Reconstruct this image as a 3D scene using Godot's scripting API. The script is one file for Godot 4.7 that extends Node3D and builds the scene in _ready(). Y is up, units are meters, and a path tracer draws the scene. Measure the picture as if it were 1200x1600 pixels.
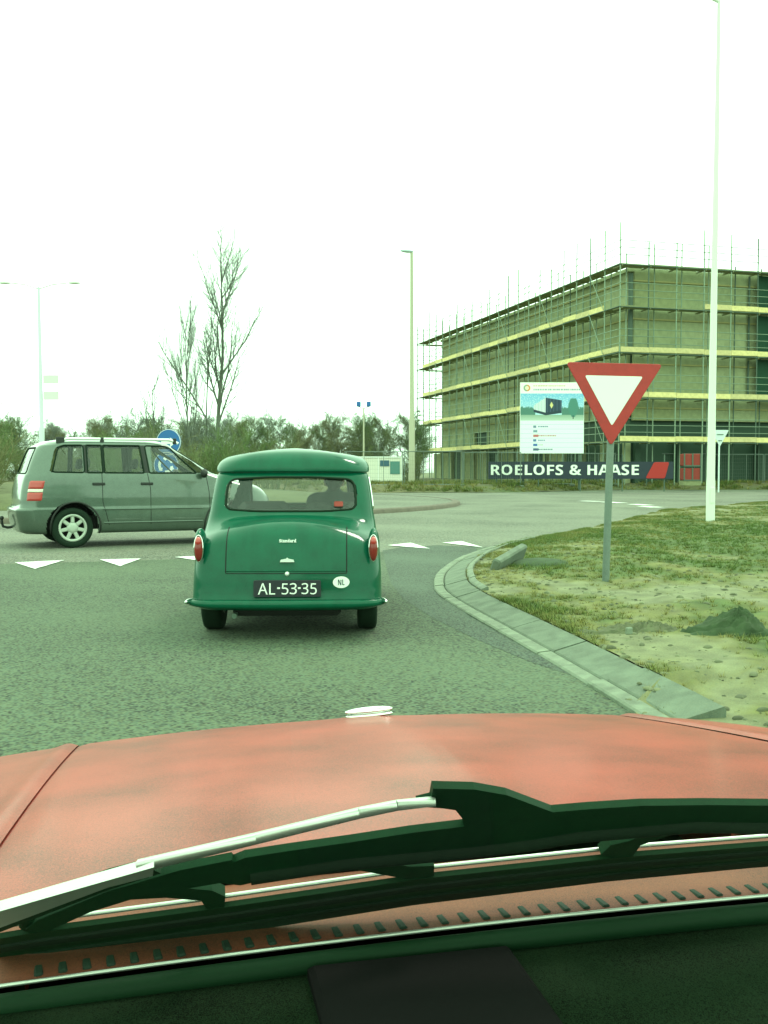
extends Node3D

var rng: RandomNumberGenerator = RandomNumberGenerator.new()
var taken := {}
var M := {}
var noise := FastNoiseLite.new()
var noise_b := FastNoiseLite.new()
const EYE := 1.25

# ---------------------------------------------------------------- helpers
func lin(r: float, g: float, b: float, a: float = 1.0) -> Color:
	var c := Color(r, g, b).linear_to_srgb()
	c.a = a
	return c

func put(n: Node3D, called: String, parent: Node = null) -> Node3D:
	var p: Node = parent if parent else self
	var key := str(p.get_instance_id()) + called
	var k: int = taken.get(key, 0)
	taken[key] = k + 1
	n.name = called if k == 0 else "%s_%03d" % [called, k]
	p.add_child(n, true)
	return n

func thing(called: String, label: String, category: String, at := Vector3.ZERO, turn := 0.0, group := "") -> Node3D:
	var o := Node3D.new()
	put(o, called)
	o.position = at
	o.rotation.y = turn
	tag(o, label, category, group)
	return o

func tag(o: Node, label: String, category: String, group := "") -> void:
	o.set_meta("label", label)
	o.set_meta("category", category)
	if group != "":
		o.set_meta("group", group)

func copy_of(src: Node3D, called: String, at: Vector3, turn: float, size: float, label: String, group: String) -> Node3D:
	var d: Node3D = src.duplicate()
	put(d, called)
	d.position = at
	d.rotation = Vector3(0, turn, 0)
	d.scale = Vector3.ONE * size
	d.set_meta("label", label)
	if group != "":
		d.set_meta("group", group)
	return d

func begin() -> SurfaceTool:
	var st := SurfaceTool.new()
	st.begin(Mesh.PRIMITIVE_TRIANGLES)
	return st

func mesh_of(st: SurfaceTool) -> ArrayMesh:
	st.generate_normals()
	return st.commit()

func done(st: SurfaceTool, called: String, mat: Material, parent: Node = null) -> MeshInstance3D:
	return place(mesh_of(st), called, mat, parent)

func place(me: Mesh, called: String, mat: Material, parent: Node = null, at := Vector3.ZERO) -> MeshInstance3D:
	var mi := MeshInstance3D.new()
	mi.mesh = me
	mi.material_override = mat
	mi.position = at
	put(mi, called, parent)
	return mi

func structure(o: Node) -> Node:
	o.set_meta("kind", "structure")
	return o

func stuff(o: Node) -> Node:
	o.set_meta("kind", "stuff")
	return o

# a, b, c counter-clockwise seen from the front
func tri(st: SurfaceTool, a: Vector3, b: Vector3, c: Vector3) -> void:
	st.add_vertex(a)
	st.add_vertex(c)
	st.add_vertex(b)

func quad(st: SurfaceTool, a: Vector3, b: Vector3, c: Vector3, d: Vector3) -> void:
	tri(st, a, b, c)
	tri(st, a, c, d)

func box(st: SurfaceTool, c: Vector3, s: Vector3, b := Basis.IDENTITY, ch := 0.0) -> void:
	st.set_smooth_group(-1)
	var h := s * 0.5
	if ch <= 0.0:
		var p: Array[Vector3] = []
		for i in 8:
			p.append(c + b * Vector3(h.x if i & 1 else -h.x, h.y if i & 2 else -h.y, h.z if i & 4 else -h.z))
		quad(st, p[4], p[5], p[7], p[6])
		quad(st, p[1], p[0], p[2], p[3])
		quad(st, p[5], p[1], p[3], p[7])
		quad(st, p[0], p[4], p[6], p[2])
		quad(st, p[6], p[7], p[3], p[2])
		quad(st, p[0], p[1], p[5], p[4])
		return
	# chamfered along the long prism (profile in x-y, extruded along z) with chamfered ends
	var prof: PackedVector2Array = [Vector2(-h.x + ch, -h.y), Vector2(h.x - ch, -h.y), Vector2(h.x, -h.y + ch), Vector2(h.x, h.y - ch), Vector2(h.x - ch, h.y), Vector2(-h.x + ch, h.y), Vector2(-h.x, h.y - ch), Vector2(-h.x, -h.y + ch)]
	var rings := []
	for k in 4:
		var z: float = [h.z, h.z - ch, -h.z + ch, -h.z][k]
		var sx: float = (h.x - ch) / h.x if k == 0 or k == 3 else 1.0
		var sy: float = (h.y - ch) / h.y if k == 0 or k == 3 else 1.0
		var ring: PackedVector3Array = []
		for q in prof:
			ring.append(c + b * Vector3(q.x * sx, q.y * sy, z))
		rings.append(ring)
	for k in 3:
		for i in 8:
			var j := (i + 1) % 8
			quad(st, rings[k + 1][i], rings[k + 1][j], rings[k][j], rings[k][i])
	for i in range(1, 7):
		tri(st, rings[0][0], rings[0][i], rings[0][i + 1])
		tri(st, rings[3][0], rings[3][i + 1], rings[3][i])

func frame_for(d: Vector3) -> Basis:
	var y := d.normalized()
	var x := y.cross(Vector3(0, 0, 1) if absf(y.z) < 0.9 else Vector3(1, 0, 0)).normalized()
	return Basis(x, y, x.cross(y))

func tube(st: SurfaceTool, pts: PackedVector3Array, radii: PackedFloat32Array, sides := 8, closed := false) -> void:
	st.set_smooth_group(0)
	var n := pts.size()
	var rings := []
	var ref := Vector3.ZERO
	for i in n:
		var d: Vector3
		if closed:
			d = pts[(i + 1) % n] - pts[(i - 1 + n) % n]
		else:
			d = pts[mini(i + 1, n - 1)] - pts[maxi(i - 1, 0)]
		if d.length() < 1e-9:
			d = Vector3.UP
		var b := frame_for(d)
		if ref != Vector3.ZERO:
			var x := (ref - b.y * ref.dot(b.y))
			if x.length() > 1e-6:
				x = x.normalized()
				b = Basis(x, b.y, x.cross(b.y))
		ref = b.x
		var r: float = radii[mini(i, radii.size() - 1)]
		var ring: PackedVector3Array = []
		for k in sides:
			var a := TAU * k / sides
			ring.append(pts[i] + (b.x * cos(a) - b.z * sin(a)) * r)
		rings.append(ring)
	var segs := n if closed else n - 1
	for i in segs:
		var r0: PackedVector3Array = rings[i]
		var r1: PackedVector3Array = rings[(i + 1) % n]
		for k in sides:
			var j := (k + 1) % sides
			quad(st, r0[k], r0[j], r1[j], r1[k])
	if not closed:
		st.set_smooth_group(-1)
		for k in range(1, sides - 1):
			tri(st, rings[0][0], rings[0][k + 1], rings[0][k])
			tri(st, rings[n - 1][0], rings[n - 1][k], rings[n - 1][k + 1])

func rod(st: SurfaceTool, a: Vector3, b: Vector3, r: float, sides := 6, r2 := -1.0) -> void:
	tube(st, PackedVector3Array([a, b]), PackedFloat32Array([r, r if r2 < 0 else r2]), sides)

# profile of (radius, along) spun about the axis
func lathe(st: SurfaceTool, prof: PackedVector2Array, c: Vector3, axis: Vector3, sides := 24) -> void:
	st.set_smooth_group(0)
	var b := frame_for(axis)
	for i in prof.size() - 1:
		for k in sides:
			var a0 := TAU * k / sides
			var a1 := TAU * (k + 1) / sides
			var d0 := b.x * cos(a0) - b.z * sin(a0)
			var d1 := b.x * cos(a1) - b.z * sin(a1)
			var p := prof[i]
			var q := prof[i + 1]
			var v := [c + d0 * p.x + b.y * p.y, c + d1 * p.x + b.y * p.y, c + d1 * q.x + b.y * q.y, c + d0 * q.x + b.y * q.y]
			if p.x > 1e-6:
				tri(st, v[0], v[1], v[2])
			if q.x > 1e-6:
				tri(st, v[0], v[2], v[3])

func ellipsoid(st: SurfaceTool, c: Vector3, r: Vector3, b := Basis.IDENTITY, nu := 16, nv := 10) -> void:
	st.set_smooth_group(0)
	for j in nv:
		for i in nu:
			var v: Array[Vector3] = []
			for q in [[0, 0], [1, 0], [1, 1], [0, 1]]:
				var a: float = TAU * (i + q[0]) / nu
				var e: float = PI * (j + q[1]) / nv - PI / 2
				v.append(c + b * Vector3(cos(a) * cos(e) * r.x, sin(e) * r.y, -sin(a) * cos(e) * r.z))
			if j > 0:
				tri(st, v[0], v[1], v[2])
			if j < nv - 1:
				tri(st, v[0], v[2], v[3])

# outline (x, y) on the frame b at c, thickness t towards +z of the frame, bevelled front edge
func slab(st: SurfaceTool, poly: PackedVector2Array, t: float, xf := Transform3D.IDENTITY, bev := 0.0) -> void:
	st.set_smooth_group(-1)
	var p := poly
	if Geometry2D.is_polygon_clockwise(p):
		p = p.duplicate()
		p.reverse()
	var front := p
	if bev > 0.0:
		var off := Geometry2D.offset_polygon(p, -bev)
		if off.size() == 1 and off[0].size() == p.size():
			front = off[0]
			# line the rings up
			var best := 0
			for k in front.size():
				if front[k].distance_to(p[0]) < front[best].distance_to(p[0]):
					best = k
			var turned: PackedVector2Array = []
			for k in front.size():
				turned.append(front[(best + k) % front.size()])
			front = turned
		else:
			bev = 0.0
	var n := p.size()
	for i in n:
		var j := (i + 1) % n
		quad(st, xf * Vector3(p[i].x, p[i].y, 0), xf * Vector3(p[j].x, p[j].y, 0), xf * Vector3(p[j].x, p[j].y, t - bev), xf * Vector3(p[i].x, p[i].y, t - bev))
		if bev > 0.0:
			quad(st, xf * Vector3(p[i].x, p[i].y, t - bev), xf * Vector3(p[j].x, p[j].y, t - bev), xf * Vector3(front[j].x, front[j].y, t), xf * Vector3(front[i].x, front[i].y, t))
	var idx := Geometry2D.triangulate_polygon(front)
	for k in range(0, idx.size(), 3):
		var a := front[idx[k]]
		var b := front[idx[k + 1]]
		var c := front[idx[k + 2]]
		if (b - a).cross(c - a) < 0:
			var s := b
			b = c
			c = s
		tri(st, xf * Vector3(a.x, a.y, t), xf * Vector3(b.x, b.y, t), xf * Vector3(c.x, c.y, t))
	idx = Geometry2D.triangulate_polygon(p)
	for k in range(0, idx.size(), 3):
		var a := p[idx[k]]
		var b := p[idx[k + 1]]
		var c := p[idx[k + 2]]
		if (b - a).cross(c - a) < 0:
			var s := b
			b = c
			c = s
		tri(st, xf * Vector3(a.x, a.y, 0), xf * Vector3(c.x, c.y, 0), xf * Vector3(b.x, b.y, 0))

# flat ground sheet from an outline of (x, z)
func sheet(poly: PackedVector2Array, y: float, called: String, mat: Material, parent: Node = null) -> MeshInstance3D:
	var st := begin()
	st.set_smooth_group(-1)
	var idx := Geometry2D.triangulate_polygon(poly)
	for k in range(0, idx.size(), 3):
		var v: Array[Vector3] = []
		for q in 3:
			v.append(Vector3(poly[idx[k + q]].x, y, poly[idx[k + q]].y))
		if (v[1] - v[0]).cross(v[2] - v[0]).y < 0:
			tri(st, v[0], v[2], v[1])
		else:
			tri(st, v[0], v[1], v[2])
	return done(st, called, mat, parent)

# a smooth grid of f(u, v), u and v from 0 to 1; quads for which keep is false are left out
func grid(st: SurfaceTool, nu: int, nv: int, f: Callable, keep = null, flip := false) -> void:
	st.set_smooth_group(0)
	var p: PackedVector3Array = []
	p.resize((nu + 1) * (nv + 1))
	for j in nv + 1:
		for i in nu + 1:
			p[j * (nu + 1) + i] = f.call(float(i) / nu, float(j) / nv)
	for j in nv:
		for i in nu:
			var k := j * (nu + 1) + i
			if keep != null and not keep.call((p[k] + p[k + 1] + p[k + nu + 1] + p[k + nu + 2]) * 0.25):
				continue
			if flip:
				quad(st, p[k], p[k + nu + 1], p[k + nu + 2], p[k + 1])
			else:
				quad(st, p[k], p[k + 1], p[k + nu + 2], p[k + nu + 1])

func curve_pts(pts: PackedVector2Array, step: float) -> PackedVector2Array:
	# Catmull-Rom through the points, resampled evenly
	var dense: PackedVector2Array = []
	for i in pts.size() - 1:
		var a := pts[maxi(i - 1, 0)]
		var b := pts[i]
		var c := pts[i + 1]
		var d := pts[mini(i + 2, pts.size() - 1)]
		for k in 24:
			dense.append(b.cubic_interpolate(c, a, d, k / 24.0))
	dense.append(pts[pts.size() - 1])
	var out: PackedVector2Array = [dense[0]]
	var left := step
	for i in dense.size() - 1:
		var a := dense[i]
		var b := dense[i + 1]
		var l := a.distance_to(b)
		while l >= left:
			a = a.move_toward(b, left)
			l = a.distance_to(b)
			out.append(a)
			left = step
		left -= l
	return out

func lettering(text: String, parent: Node, width: float, height: float, depth: float, mat: Material, xf: Transform3D, bold := true, called := "lettering", face := "Droid Sans") -> MeshInstance3D:
	var tm := TextMesh.new()
	var f := SystemFont.new()
	f.font_names = PackedStringArray([face])
	f.font_weight = 700 if bold else 400
	tm.font = f
	tm.text = text
	tm.font_size = 64
	tm.pixel_size = 0.01
	tm.depth = 0.02
	var bb := tm.get_aabb()
	var mi := MeshInstance3D.new()
	mi.mesh = tm
	mi.material_override = mat
	put(mi, called, parent)
	var s := Vector3(width / bb.size.x, height / bb.size.y, depth / 0.02)
	var c := bb.get_center()
	mi.transform = xf * Transform3D(Basis.from_scale(s), Vector3(-c.x * s.x, -c.y * s.y, -c.z * s.z))
	return mi

# ---------------------------------------------------------------- materials
func paint(r: float, g: float, b: float, rough := 0.6, metal := 0.0) -> StandardMaterial3D:
	var m := StandardMaterial3D.new()
	m.albedo_color = lin(r, g, b)
	m.roughness = rough
	m.metallic = metal
	return m

func glass(r: float, g: float, b: float, a: float) -> StandardMaterial3D:
	var m := StandardMaterial3D.new()
	m.transparency = BaseMaterial3D.TRANSPARENCY_ALPHA
	m.albedo_color = lin(r, g, b, a)
	m.roughness = 0.03
	return m

# speckled texture: mean 1, spread s per pixel, with chips (share, brightness) and soft blotches
func speckle(n: int, s: float, chips: float, bright: float, blotch: float, seed_: int, tint := 0.0) -> ImageTexture:
	var r: RandomNumberGenerator = RandomNumberGenerator.new()
	r.seed = seed_
	var big := FastNoiseLite.new()
	big.seed = seed_
	big.frequency = 3.0 / n
	var bi := big.get_seamless_image(n, n)
	var data: PackedByteArray = []
	data.resize(n * n * 3)
	var bd := bi.get_data()
	var bpp := bd.size() / (n * n)
	for i in n * n:
		var v := 1.0 + s * (r.randf() + r.randf() - 1.0) + blotch * (bd[i * bpp] / 127.5 - 1.0)
		if r.randf() < chips:
			v *= bright
		v *= 0.72
		var w := tint * (r.randf() - 0.5)
		data[i * 3] = clampi(int(255.0 * pow(maxf(v * (1.0 + w), 0.0), 0.4545)), 0, 255)
		data[i * 3 + 1] = clampi(int(255.0 * pow(maxf(v, 0.0), 0.4545)), 0, 255)
		data[i * 3 + 2] = clampi(int(255.0 * pow(maxf(v * (1.0 - w), 0.0), 0.4545)), 0, 255)
	var im := Image.create_from_data(n, n, false, Image.FORMAT_RGB8, data)
	im.generate_mipmaps()
	return ImageTexture.create_from_image(im)

func grained(m: StandardMaterial3D, tex: Texture2D, size: float, world := true) -> StandardMaterial3D:
	m.albedo_texture = tex
	m.albedo_color = Color(m.albedo_color.srgb_to_linear() * (1.0 / 0.72), 1.0).linear_to_srgb()
	m.uv1_triplanar = true
	m.uv1_world_triplanar = world
	m.uv1_scale = Vector3.ONE / size
	return m

func make_materials() -> void:
	var fine := speckle(256, 0.5, 0.0, 1.0, 0.1, 5, 0.2)
	var chips := speckle(1024, 1.25, 0.2, 2.0, 0.35, 11, 0.4)
	var soft := speckle(512, 0.35, 0.04, 1.3, 0.18, 12, 0.2)
	var mottle := speckle(1024, 0.7, 0.03, 1.4, 0.40, 21, 0.3)  # pale reflections on the red bonnet put into the colour as blotches
	var dirt := speckle(512, 0.5, 0.05, 0.6, 0.35, 13, 0.3)
	M.asphalt = grained(paint(0.068, 0.092, 0.054, 0.9), chips, 11.0)
	M.asphalt_smooth = grained(paint(0.132, 0.138, 0.104, 0.9), chips, 14.0)
	M.asphalt_dark = grained(paint(0.060, 0.080, 0.058, 0.9), chips, 9.0)
	M.marking = grained(paint(0.74, 0.77, 0.72, 0.7), dirt, 0.9)
	M.concrete = grained(paint(0.130, 0.158, 0.115, 0.9), dirt, 0.8)
	M.concrete_pale = grained(paint(0.175, 0.205, 0.15, 0.9), dirt, 0.6)
	M.kerb_brown = grained(paint(0.13, 0.11, 0.085, 0.9), dirt, 1.5)
	M.ground = grained(paint(0.12, 0.13, 0.06, 1.0), dirt, 6.0)
	M.soil = grained(StandardMaterial3D.new(), dirt, 1.1)
	M.soil.roughness = 1.0
	M.soil.albedo_color = lin(1.0 / 0.72, 1.0 / 0.72, 1.0 / 0.72)
	M.soil.vertex_color_use_as_albedo = true
	M.earth_dry = grained(paint(0.105, 0.115, 0.06, 1.0), dirt, 0.5)
	M.earth = grained(paint(0.038, 0.066, 0.026, 1.0), dirt, 0.5)
	M.tuft = StandardMaterial3D.new()
	M.tuft.vertex_color_use_as_albedo = true
	M.tuft.roughness = 0.9
	M.tuft.backlight_enabled = true
	M.tuft.backlight = Color(0.3, 0.3, 0.2)
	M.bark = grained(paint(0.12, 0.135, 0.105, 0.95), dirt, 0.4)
	M.twig = paint(0.13, 0.155, 0.062, 0.95)
	M.twig_green = paint(0.11, 0.165, 0.055, 0.95)
	M.twig_brown = paint(0.15, 0.15, 0.066, 0.95)
	M.twig_glare = paint(0.17, 0.195, 0.16, 0.95)  # twigs paler than the bark, sky glare put into the colour
	M.green_paint = grained(paint(0.0015, 0.078, 0.042, 0.3), soft, 0.6, false)
	M.green_paint.clearcoat_enabled = true
	M.green_paint.clearcoat = 0.4
	M.green_paint.metallic_specular = 0.15
	M.green_paint.clearcoat_roughness = 0.08
	M.grey_paint = grained(paint(0.078, 0.112, 0.088, 0.28, 0.4), fine, 0.6, false)
	M.grey_paint.clearcoat_enabled = true
	M.grey_paint.clearcoat = 0.9
	M.grey_paint.clearcoat_roughness = 0.06
	M.red_paint = grained(paint(0.315, 0.041, 0.031, 0.42), mottle, 0.8, false)
	M.red_paint.metallic_specular = 0.3
	M.red_paint.clearcoat_enabled = true
	M.red_paint.clearcoat = 0.2
	M.red_paint.clearcoat_roughness = 0.16
	M.shaded_red = grained(paint(0.17, 0.046, 0.022, 0.7), mottle, 0.5, false)  # browner, darker red: shade over the scuttle painted into its colour
	M.chrome = paint(0.75, 0.77, 0.75, 0.12, 1.0)
	M.silver = paint(0.62, 0.66, 0.60, 0.38, 0.85)
	M.bright_metal = paint(0.75, 0.78, 0.74, 0.4, 0.3)
	M.rubber = paint(0.008, 0.020, 0.011, 0.8)
	M.rubber.metallic_specular = 0.3
	M.black = paint(0.010, 0.014, 0.011, 0.6)
	M.wiper_black = grained(paint(0.004, 0.032, 0.012, 0.55), fine, 0.05, false)
	M.wiper_black.metallic_specular = 0.25
	M.rubber_grey = paint(0.007, 0.030, 0.012, 0.55)
	M.rubber_grey.metallic_specular = 0.25
	M.dash = grained(paint(0.008, 0.017, 0.008, 0.95), chips, 0.5, false)
	M.dash.metallic_specular = 0.15
	M.dash_pad = paint(0.010, 0.010, 0.010, 0.95)
	M.dash_pad.metallic_specular = 0.1
	M.rim_metal = paint(0.40, 0.44, 0.38, 0.5, 0.3)
	M.slot = paint(0.012, 0.035, 0.02, 0.8)
	M.under = paint(0.008, 0.01, 0.008, 0.9)
	M.lens_red = paint(0.42, 0.02, 0.015, 0.15)
	M.lens_red.clearcoat_enabled = true
	M.lens_dark_red = paint(0.20, 0.018, 0.014, 0.18)
	M.lens_white = paint(0.75, 0.72, 0.62, 0.2)
	M.plate = paint(0.008, 0.012, 0.018, 0.4)
	M.white = paint(0.80, 0.82, 0.78, 0.5)
	M.dark_ink = paint(0.03, 0.05, 0.07, 0.6)
	M.glass_car = glass(0.06, 0.10, 0.07, 0.14)
	M.glass_tint = glass(0.03, 0.06, 0.04, 0.22)
	M.glass_screen = glass(0.02, 0.03, 0.02, 0.015)
	M.seat = paint(0.04, 0.055, 0.045, 0.9)
	M.coat = paint(0.02, 0.03, 0.028, 0.9)
	M.skin = paint(0.42, 0.26, 0.19, 0.6)
	M.hair = paint(0.05, 0.04, 0.03, 0.8)
	M.alloy = paint(0.55, 0.57, 0.54, 0.35, 0.8)
	M.sign_red = grained(paint(0.38, 0.016, 0.014, 0.4), fine, 0.4)
	M.sign_white = paint(0.78, 0.80, 0.76, 0.35)
	M.sign_blue = paint(0.01, 0.11, 0.34, 0.4)
	M.galvanised = grained(paint(0.15, 0.19, 0.165, 0.6, 0.2), fine, 0.5)
	M.pole_white = paint(0.70, 0.73, 0.66, 0.5)
	M.pole_beige = paint(0.42, 0.40, 0.30, 0.6)
	M.pole_pale = paint(0.62, 0.70, 0.70, 0.5)
	M.lamp_grey = paint(0.55, 0.66, 0.70, 0.5)
	M.wall = grained(paint(0.285, 0.315, 0.175, 0.9), soft, 2.0)
	M.wall_pale = grained(paint(0.32, 0.345, 0.20, 0.9), soft, 2.0)
	M.wall_ochre = grained(paint(0.27, 0.29, 0.15, 0.9), soft, 2.0)
	M.wall_edge = paint(0.36, 0.33, 0.15, 0.9)
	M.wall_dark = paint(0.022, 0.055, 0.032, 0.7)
	M.steel = paint(0.22, 0.29, 0.21, 0.5, 0.2)
	M.steel_dark = paint(0.08, 0.12, 0.09, 0.6, 0.2)
	M.board = grained(paint(0.70, 0.58, 0.27, 0.85), soft, 1.0)
	M.board_b = grained(paint(0.56, 0.47, 0.24, 0.85), soft, 1.0)
	M.deck = grained(paint(0.24, 0.25, 0.13, 0.9), soft, 1.0)
	M.net = paint(0.012, 0.055, 0.03, 0.95)
	M.navy = paint(0.008, 0.018, 0.035, 0.5)
	M.logo_red = paint(0.40, 0.012, 0.01, 0.5)
	M.cabin = paint(0.70, 0.68, 0.60, 0.7)
	M.cabin_blue = paint(0.03, 0.10, 0.16, 0.4)
	M.teal = paint(0.08, 0.22, 0.20, 0.6)
	M.crate_red = paint(0.26, 0.03, 0.02, 0.7)

# ---------------------------------------------------------------- car shells
# rows of a shell: height, half width, rear z, front z, corner radius across, corner radius along, rear bow, front bow, crown
func row_at(rows: Array, s: float) -> PackedFloat32Array:
	var i := clampi(int(s), 0, rows.size() - 2)
	var t := s - i
	var a: Array = rows[maxi(i - 1, 0)]
	var b: Array = rows[i]
	var c: Array = rows[i + 1]
	var d: Array = rows[mini(i + 2, rows.size() - 1)]
	var out: PackedFloat32Array = []
	out.resize(9)
	for k in 9:
		var v: float = cubic_interpolate(b[k], c[k], a[k], d[k], t)
		var lo: float = minf(b[k], c[k])
		var hi: float = maxf(b[k], c[k])
		out[k] = clampf(v, lo, hi)
	return out

func s_for(rows: Array, y: float) -> float:
	var lo := 0.0
	var hi := rows.size() - 1.0
	for k in 30:
		var m := (lo + hi) * 0.5
		if row_at(rows, m)[0] < y:
			lo = m
		else:
			hi = m
	return (lo + hi) * 0.5

func bowed(r: PackedFloat32Array, x: float, z: float) -> Vector3:
	var zc := (r[2] + r[3]) * 0.5
	var hz := maxf((r[2] - r[3]) * 0.5, 0.001)
	var q := (z - zc) / hz
	var u := x / maxf(r[1], 0.001)
	var zz := z
	if q > 0:
		zz -= r[6] * u * u * q
	else:
		zz -= r[7] * u * u * q
	return Vector3(x * (1.0 - 0.02 * q * q), r[0] + r[8] * (1.0 - u * u), zz)

# a point of the outline of a row: kind 0 rear, 1 rear right corner, 2 right side, 3 front right corner, 4 front, 5, 6, 7 the left ones
func outline(r: PackedFloat32Array, kind: int, t: float) -> Vector3:
	var hw := r[1]
	var rx := minf(r[4], hw * 0.98)
	var rz := minf(r[5], (r[2] - r[3]) * 0.49)
	var x := 0.0
	var z := 0.0
	match kind:
		0:
			x = lerpf(-(hw - rx), hw - rx, t)
			z = r[2]
		1:
			x = hw - rx + rx * sin(t * PI / 2)
			z = r[2] - rz + rz * cos(t * PI / 2)
		2:
			x = hw
			z = lerpf(r[2] - rz, r[3] + rz, t)
		3:
			x = hw - rx + rx * cos(t * PI / 2)
			z = r[3] + rz - rz * sin(t * PI / 2)
		4:
			x = lerpf(hw - rx, -(hw - rx), t)
			z = r[3]
		5:
			x = -(hw - rx + rx * sin(t * PI / 2))
			z = r[3] + rz - rz * cos(t * PI / 2)
		6:
			x = -hw
			z = lerpf(r[3] + rz, r[2] - rz, t)
		7:
			x = -(hw - rx + rx * cos(t * PI / 2))
			z = r[2] - rz + rz * sin(t * PI / 2)
	return bowed(r, x, z)

func rear_pt(rows: Array, y: float, x: float) -> Vector3:
	var r := row_at(rows, s_for(rows, y))
	var rx := minf(r[4], r[1] * 0.98)
	var z := r[2]
	var over := absf(x) - (r[1] - rx)
	if over > 0:
		z = r[2] - r[5] * (1.0 - sqrt(maxf(0.0, 1.0 - pow(over / rx, 2))))
	return bowed(r, x, z)

func front_pt(rows: Array, y: float, x: float) -> Vector3:
	var r := row_at(rows, s_for(rows, y))
	var rx := minf(r[4], r[1] * 0.98)
	var z := r[3]
	var over := absf(x) - (r[1] - rx)
	if over > 0:
		z = r[3] + r[5] * (1.0 - sqrt(maxf(0.0, 1.0 - pow(over / rx, 2))))
	return bowed(r, x, z)

func side_pt(rows: Array, y: float, z: float, sgn: float) -> Vector3:
	var r := row_at(rows, s_for(rows, y))
	var x := r[1]
	if z > r[2] - r[5]:
		var o := minf((z - (r[2] - r[5])) / r[5], 1.0)
		x = r[1] - r[4] * (1.0 - sqrt(1.0 - o * o))
	elif z < r[3] + r[5]:
		var o := minf((r[3] + r[5] - z) / r[5], 1.0)
		x = r[1] - r[4] * (1.0 - sqrt(1.0 - o * o))
	return bowed(r, x * sgn, z)

func shell(rows: Array, per: int, n_rear: int, n_corner: int, n_side: int, keep: Callable) -> SurfaceTool:
	var st := begin()
	st.set_smooth_group(0)
	var cols := []
	for kind in 8:
		var n: int = [n_rear, n_corner, n_side, n_corner, n_rear, n_corner, n_side, n_corner][kind]
		for k in n:
			cols.append([kind, float(k) / n])
	var nc := cols.size()
	var prev: PackedVector3Array = []
	var nr := (rows.size() - 1) * per
	for j in nr + 1:
		var r := row_at(rows, minf(float(j) / per, rows.size() - 1.001))
		var ring: PackedVector3Array = []
		ring.resize(nc)
		for i in nc:
			ring[i] = outline(r, cols[i][0], cols[i][1])
		if j > 0:
			for i in nc:
				var i2 := (i + 1) % nc
				var m := (prev[i] + prev[i2] + ring[i] + ring[i2]) * 0.25
				if keep.call(m, cols[i][0]):
					quad(st, prev[i], prev[i2], ring[i2], ring[i])
		prev = ring
	var mid := Vector3.ZERO
	for p in prev:
		mid += p / nc
	for i in nc:
		tri(st, prev[i], prev[(i + 1) % nc], mid)
	return st

func round_rect(x0: float, y0: float, x1: float, y1: float, r: float, n := 6) -> PackedVector2Array:
	var out: PackedVector2Array = []
	for c in [[x1 - r, y0 + r, -PI / 2], [x1 - r, y1 - r, 0.0], [x0 + r, y1 - r, PI / 2], [x0 + r, y0 + r, PI]]:
		for k in n + 1:
			var a: float = c[2] + PI / 2 * k / n
			out.append(Vector2(c[0] + r * cos(a), c[1] + r * sin(a)))
	return out

func rounded(poly: PackedVector2Array, r: float) -> PackedVector2Array:
	var out: PackedVector2Array = []
	var n := poly.size()
	for i in n:
		var p := poly[i]
		var a := p.move_toward(poly[(i - 1 + n) % n], r)
		var b := p.move_toward(poly[(i + 1) % n], r)
		for k in 6:
			var t := k / 5.0
			out.append(a.lerp(p, t).lerp(p.lerp(b, t), t))
	return out

func refine(poly: PackedVector2Array, step: float) -> PackedVector2Array:
	var out: PackedVector2Array = []
	for i in poly.size():
		var a := poly[i]
		var b := poly[(i + 1) % poly.size()]
		var n := maxi(1, int(a.distance_to(b) / step))
		for k in n:
			out.append(a.lerp(b, float(k) / n))
	return out

# pane and seal for an outline laid on a shell by the function at(Vector2) -> Vector3
func window(parent: Node, poly: PackedVector2Array, at: Callable, inset: Vector3, pane_mat: Material, seal_mat: Material, seal_r: float, called := "window") -> void:
	var fine := refine(poly, 0.05)
	var pts: PackedVector3Array = []
	for q in fine:
		pts.append(at.call(q))
	var st := begin()
	tube(st, pts, PackedFloat32Array([seal_r]), 6, true)
	var w := done(st, called, seal_mat, parent)
	st = begin()
	st.set_smooth_group(0)
	var c := Vector2.ZERO
	for q in fine:
		c += q / fine.size()
	for ring in 4:
		var a := ring / 4.0
		var b := (ring + 1) / 4.0
		for i in fine.size():
			var p := fine[i]
			var q := fine[(i + 1) % fine.size()]
			var v0: Vector3 = at.call(c.lerp(p, a))
			var v1: Vector3 = at.call(c.lerp(p, b))
			var v2: Vector3 = at.call(c.lerp(q, b))
			var v3: Vector3 = at.call(c.lerp(q, a))
			tri(st, v0 + inset, v1 + inset, v2 + inset)
			if ring > 0:
				tri(st, v0 + inset, v2 + inset, v3 + inset)
	done(st, "pane", pane_mat, w)

# dark inner arch over a wheel: half a drum and its inner wall
func wheel_house(st: SurfaceTool, c: Vector3, s: float, r: float, deep: float) -> void:
	grid(st, 20, 4, func(u, v):
		var a: float = lerpf(-0.1, PI + 0.1, u)
		return c + Vector3(s * (0.05 - (deep + 0.05) * v), r * sin(a), r * cos(a)), null, s > 0)
	grid(st, 20, 4, func(u, v):
		var a: float = lerpf(-0.1, PI + 0.1, u)
		return c + Vector3(-s * deep, r * v * sin(a), r * v * cos(a)), null, s > 0)

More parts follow.
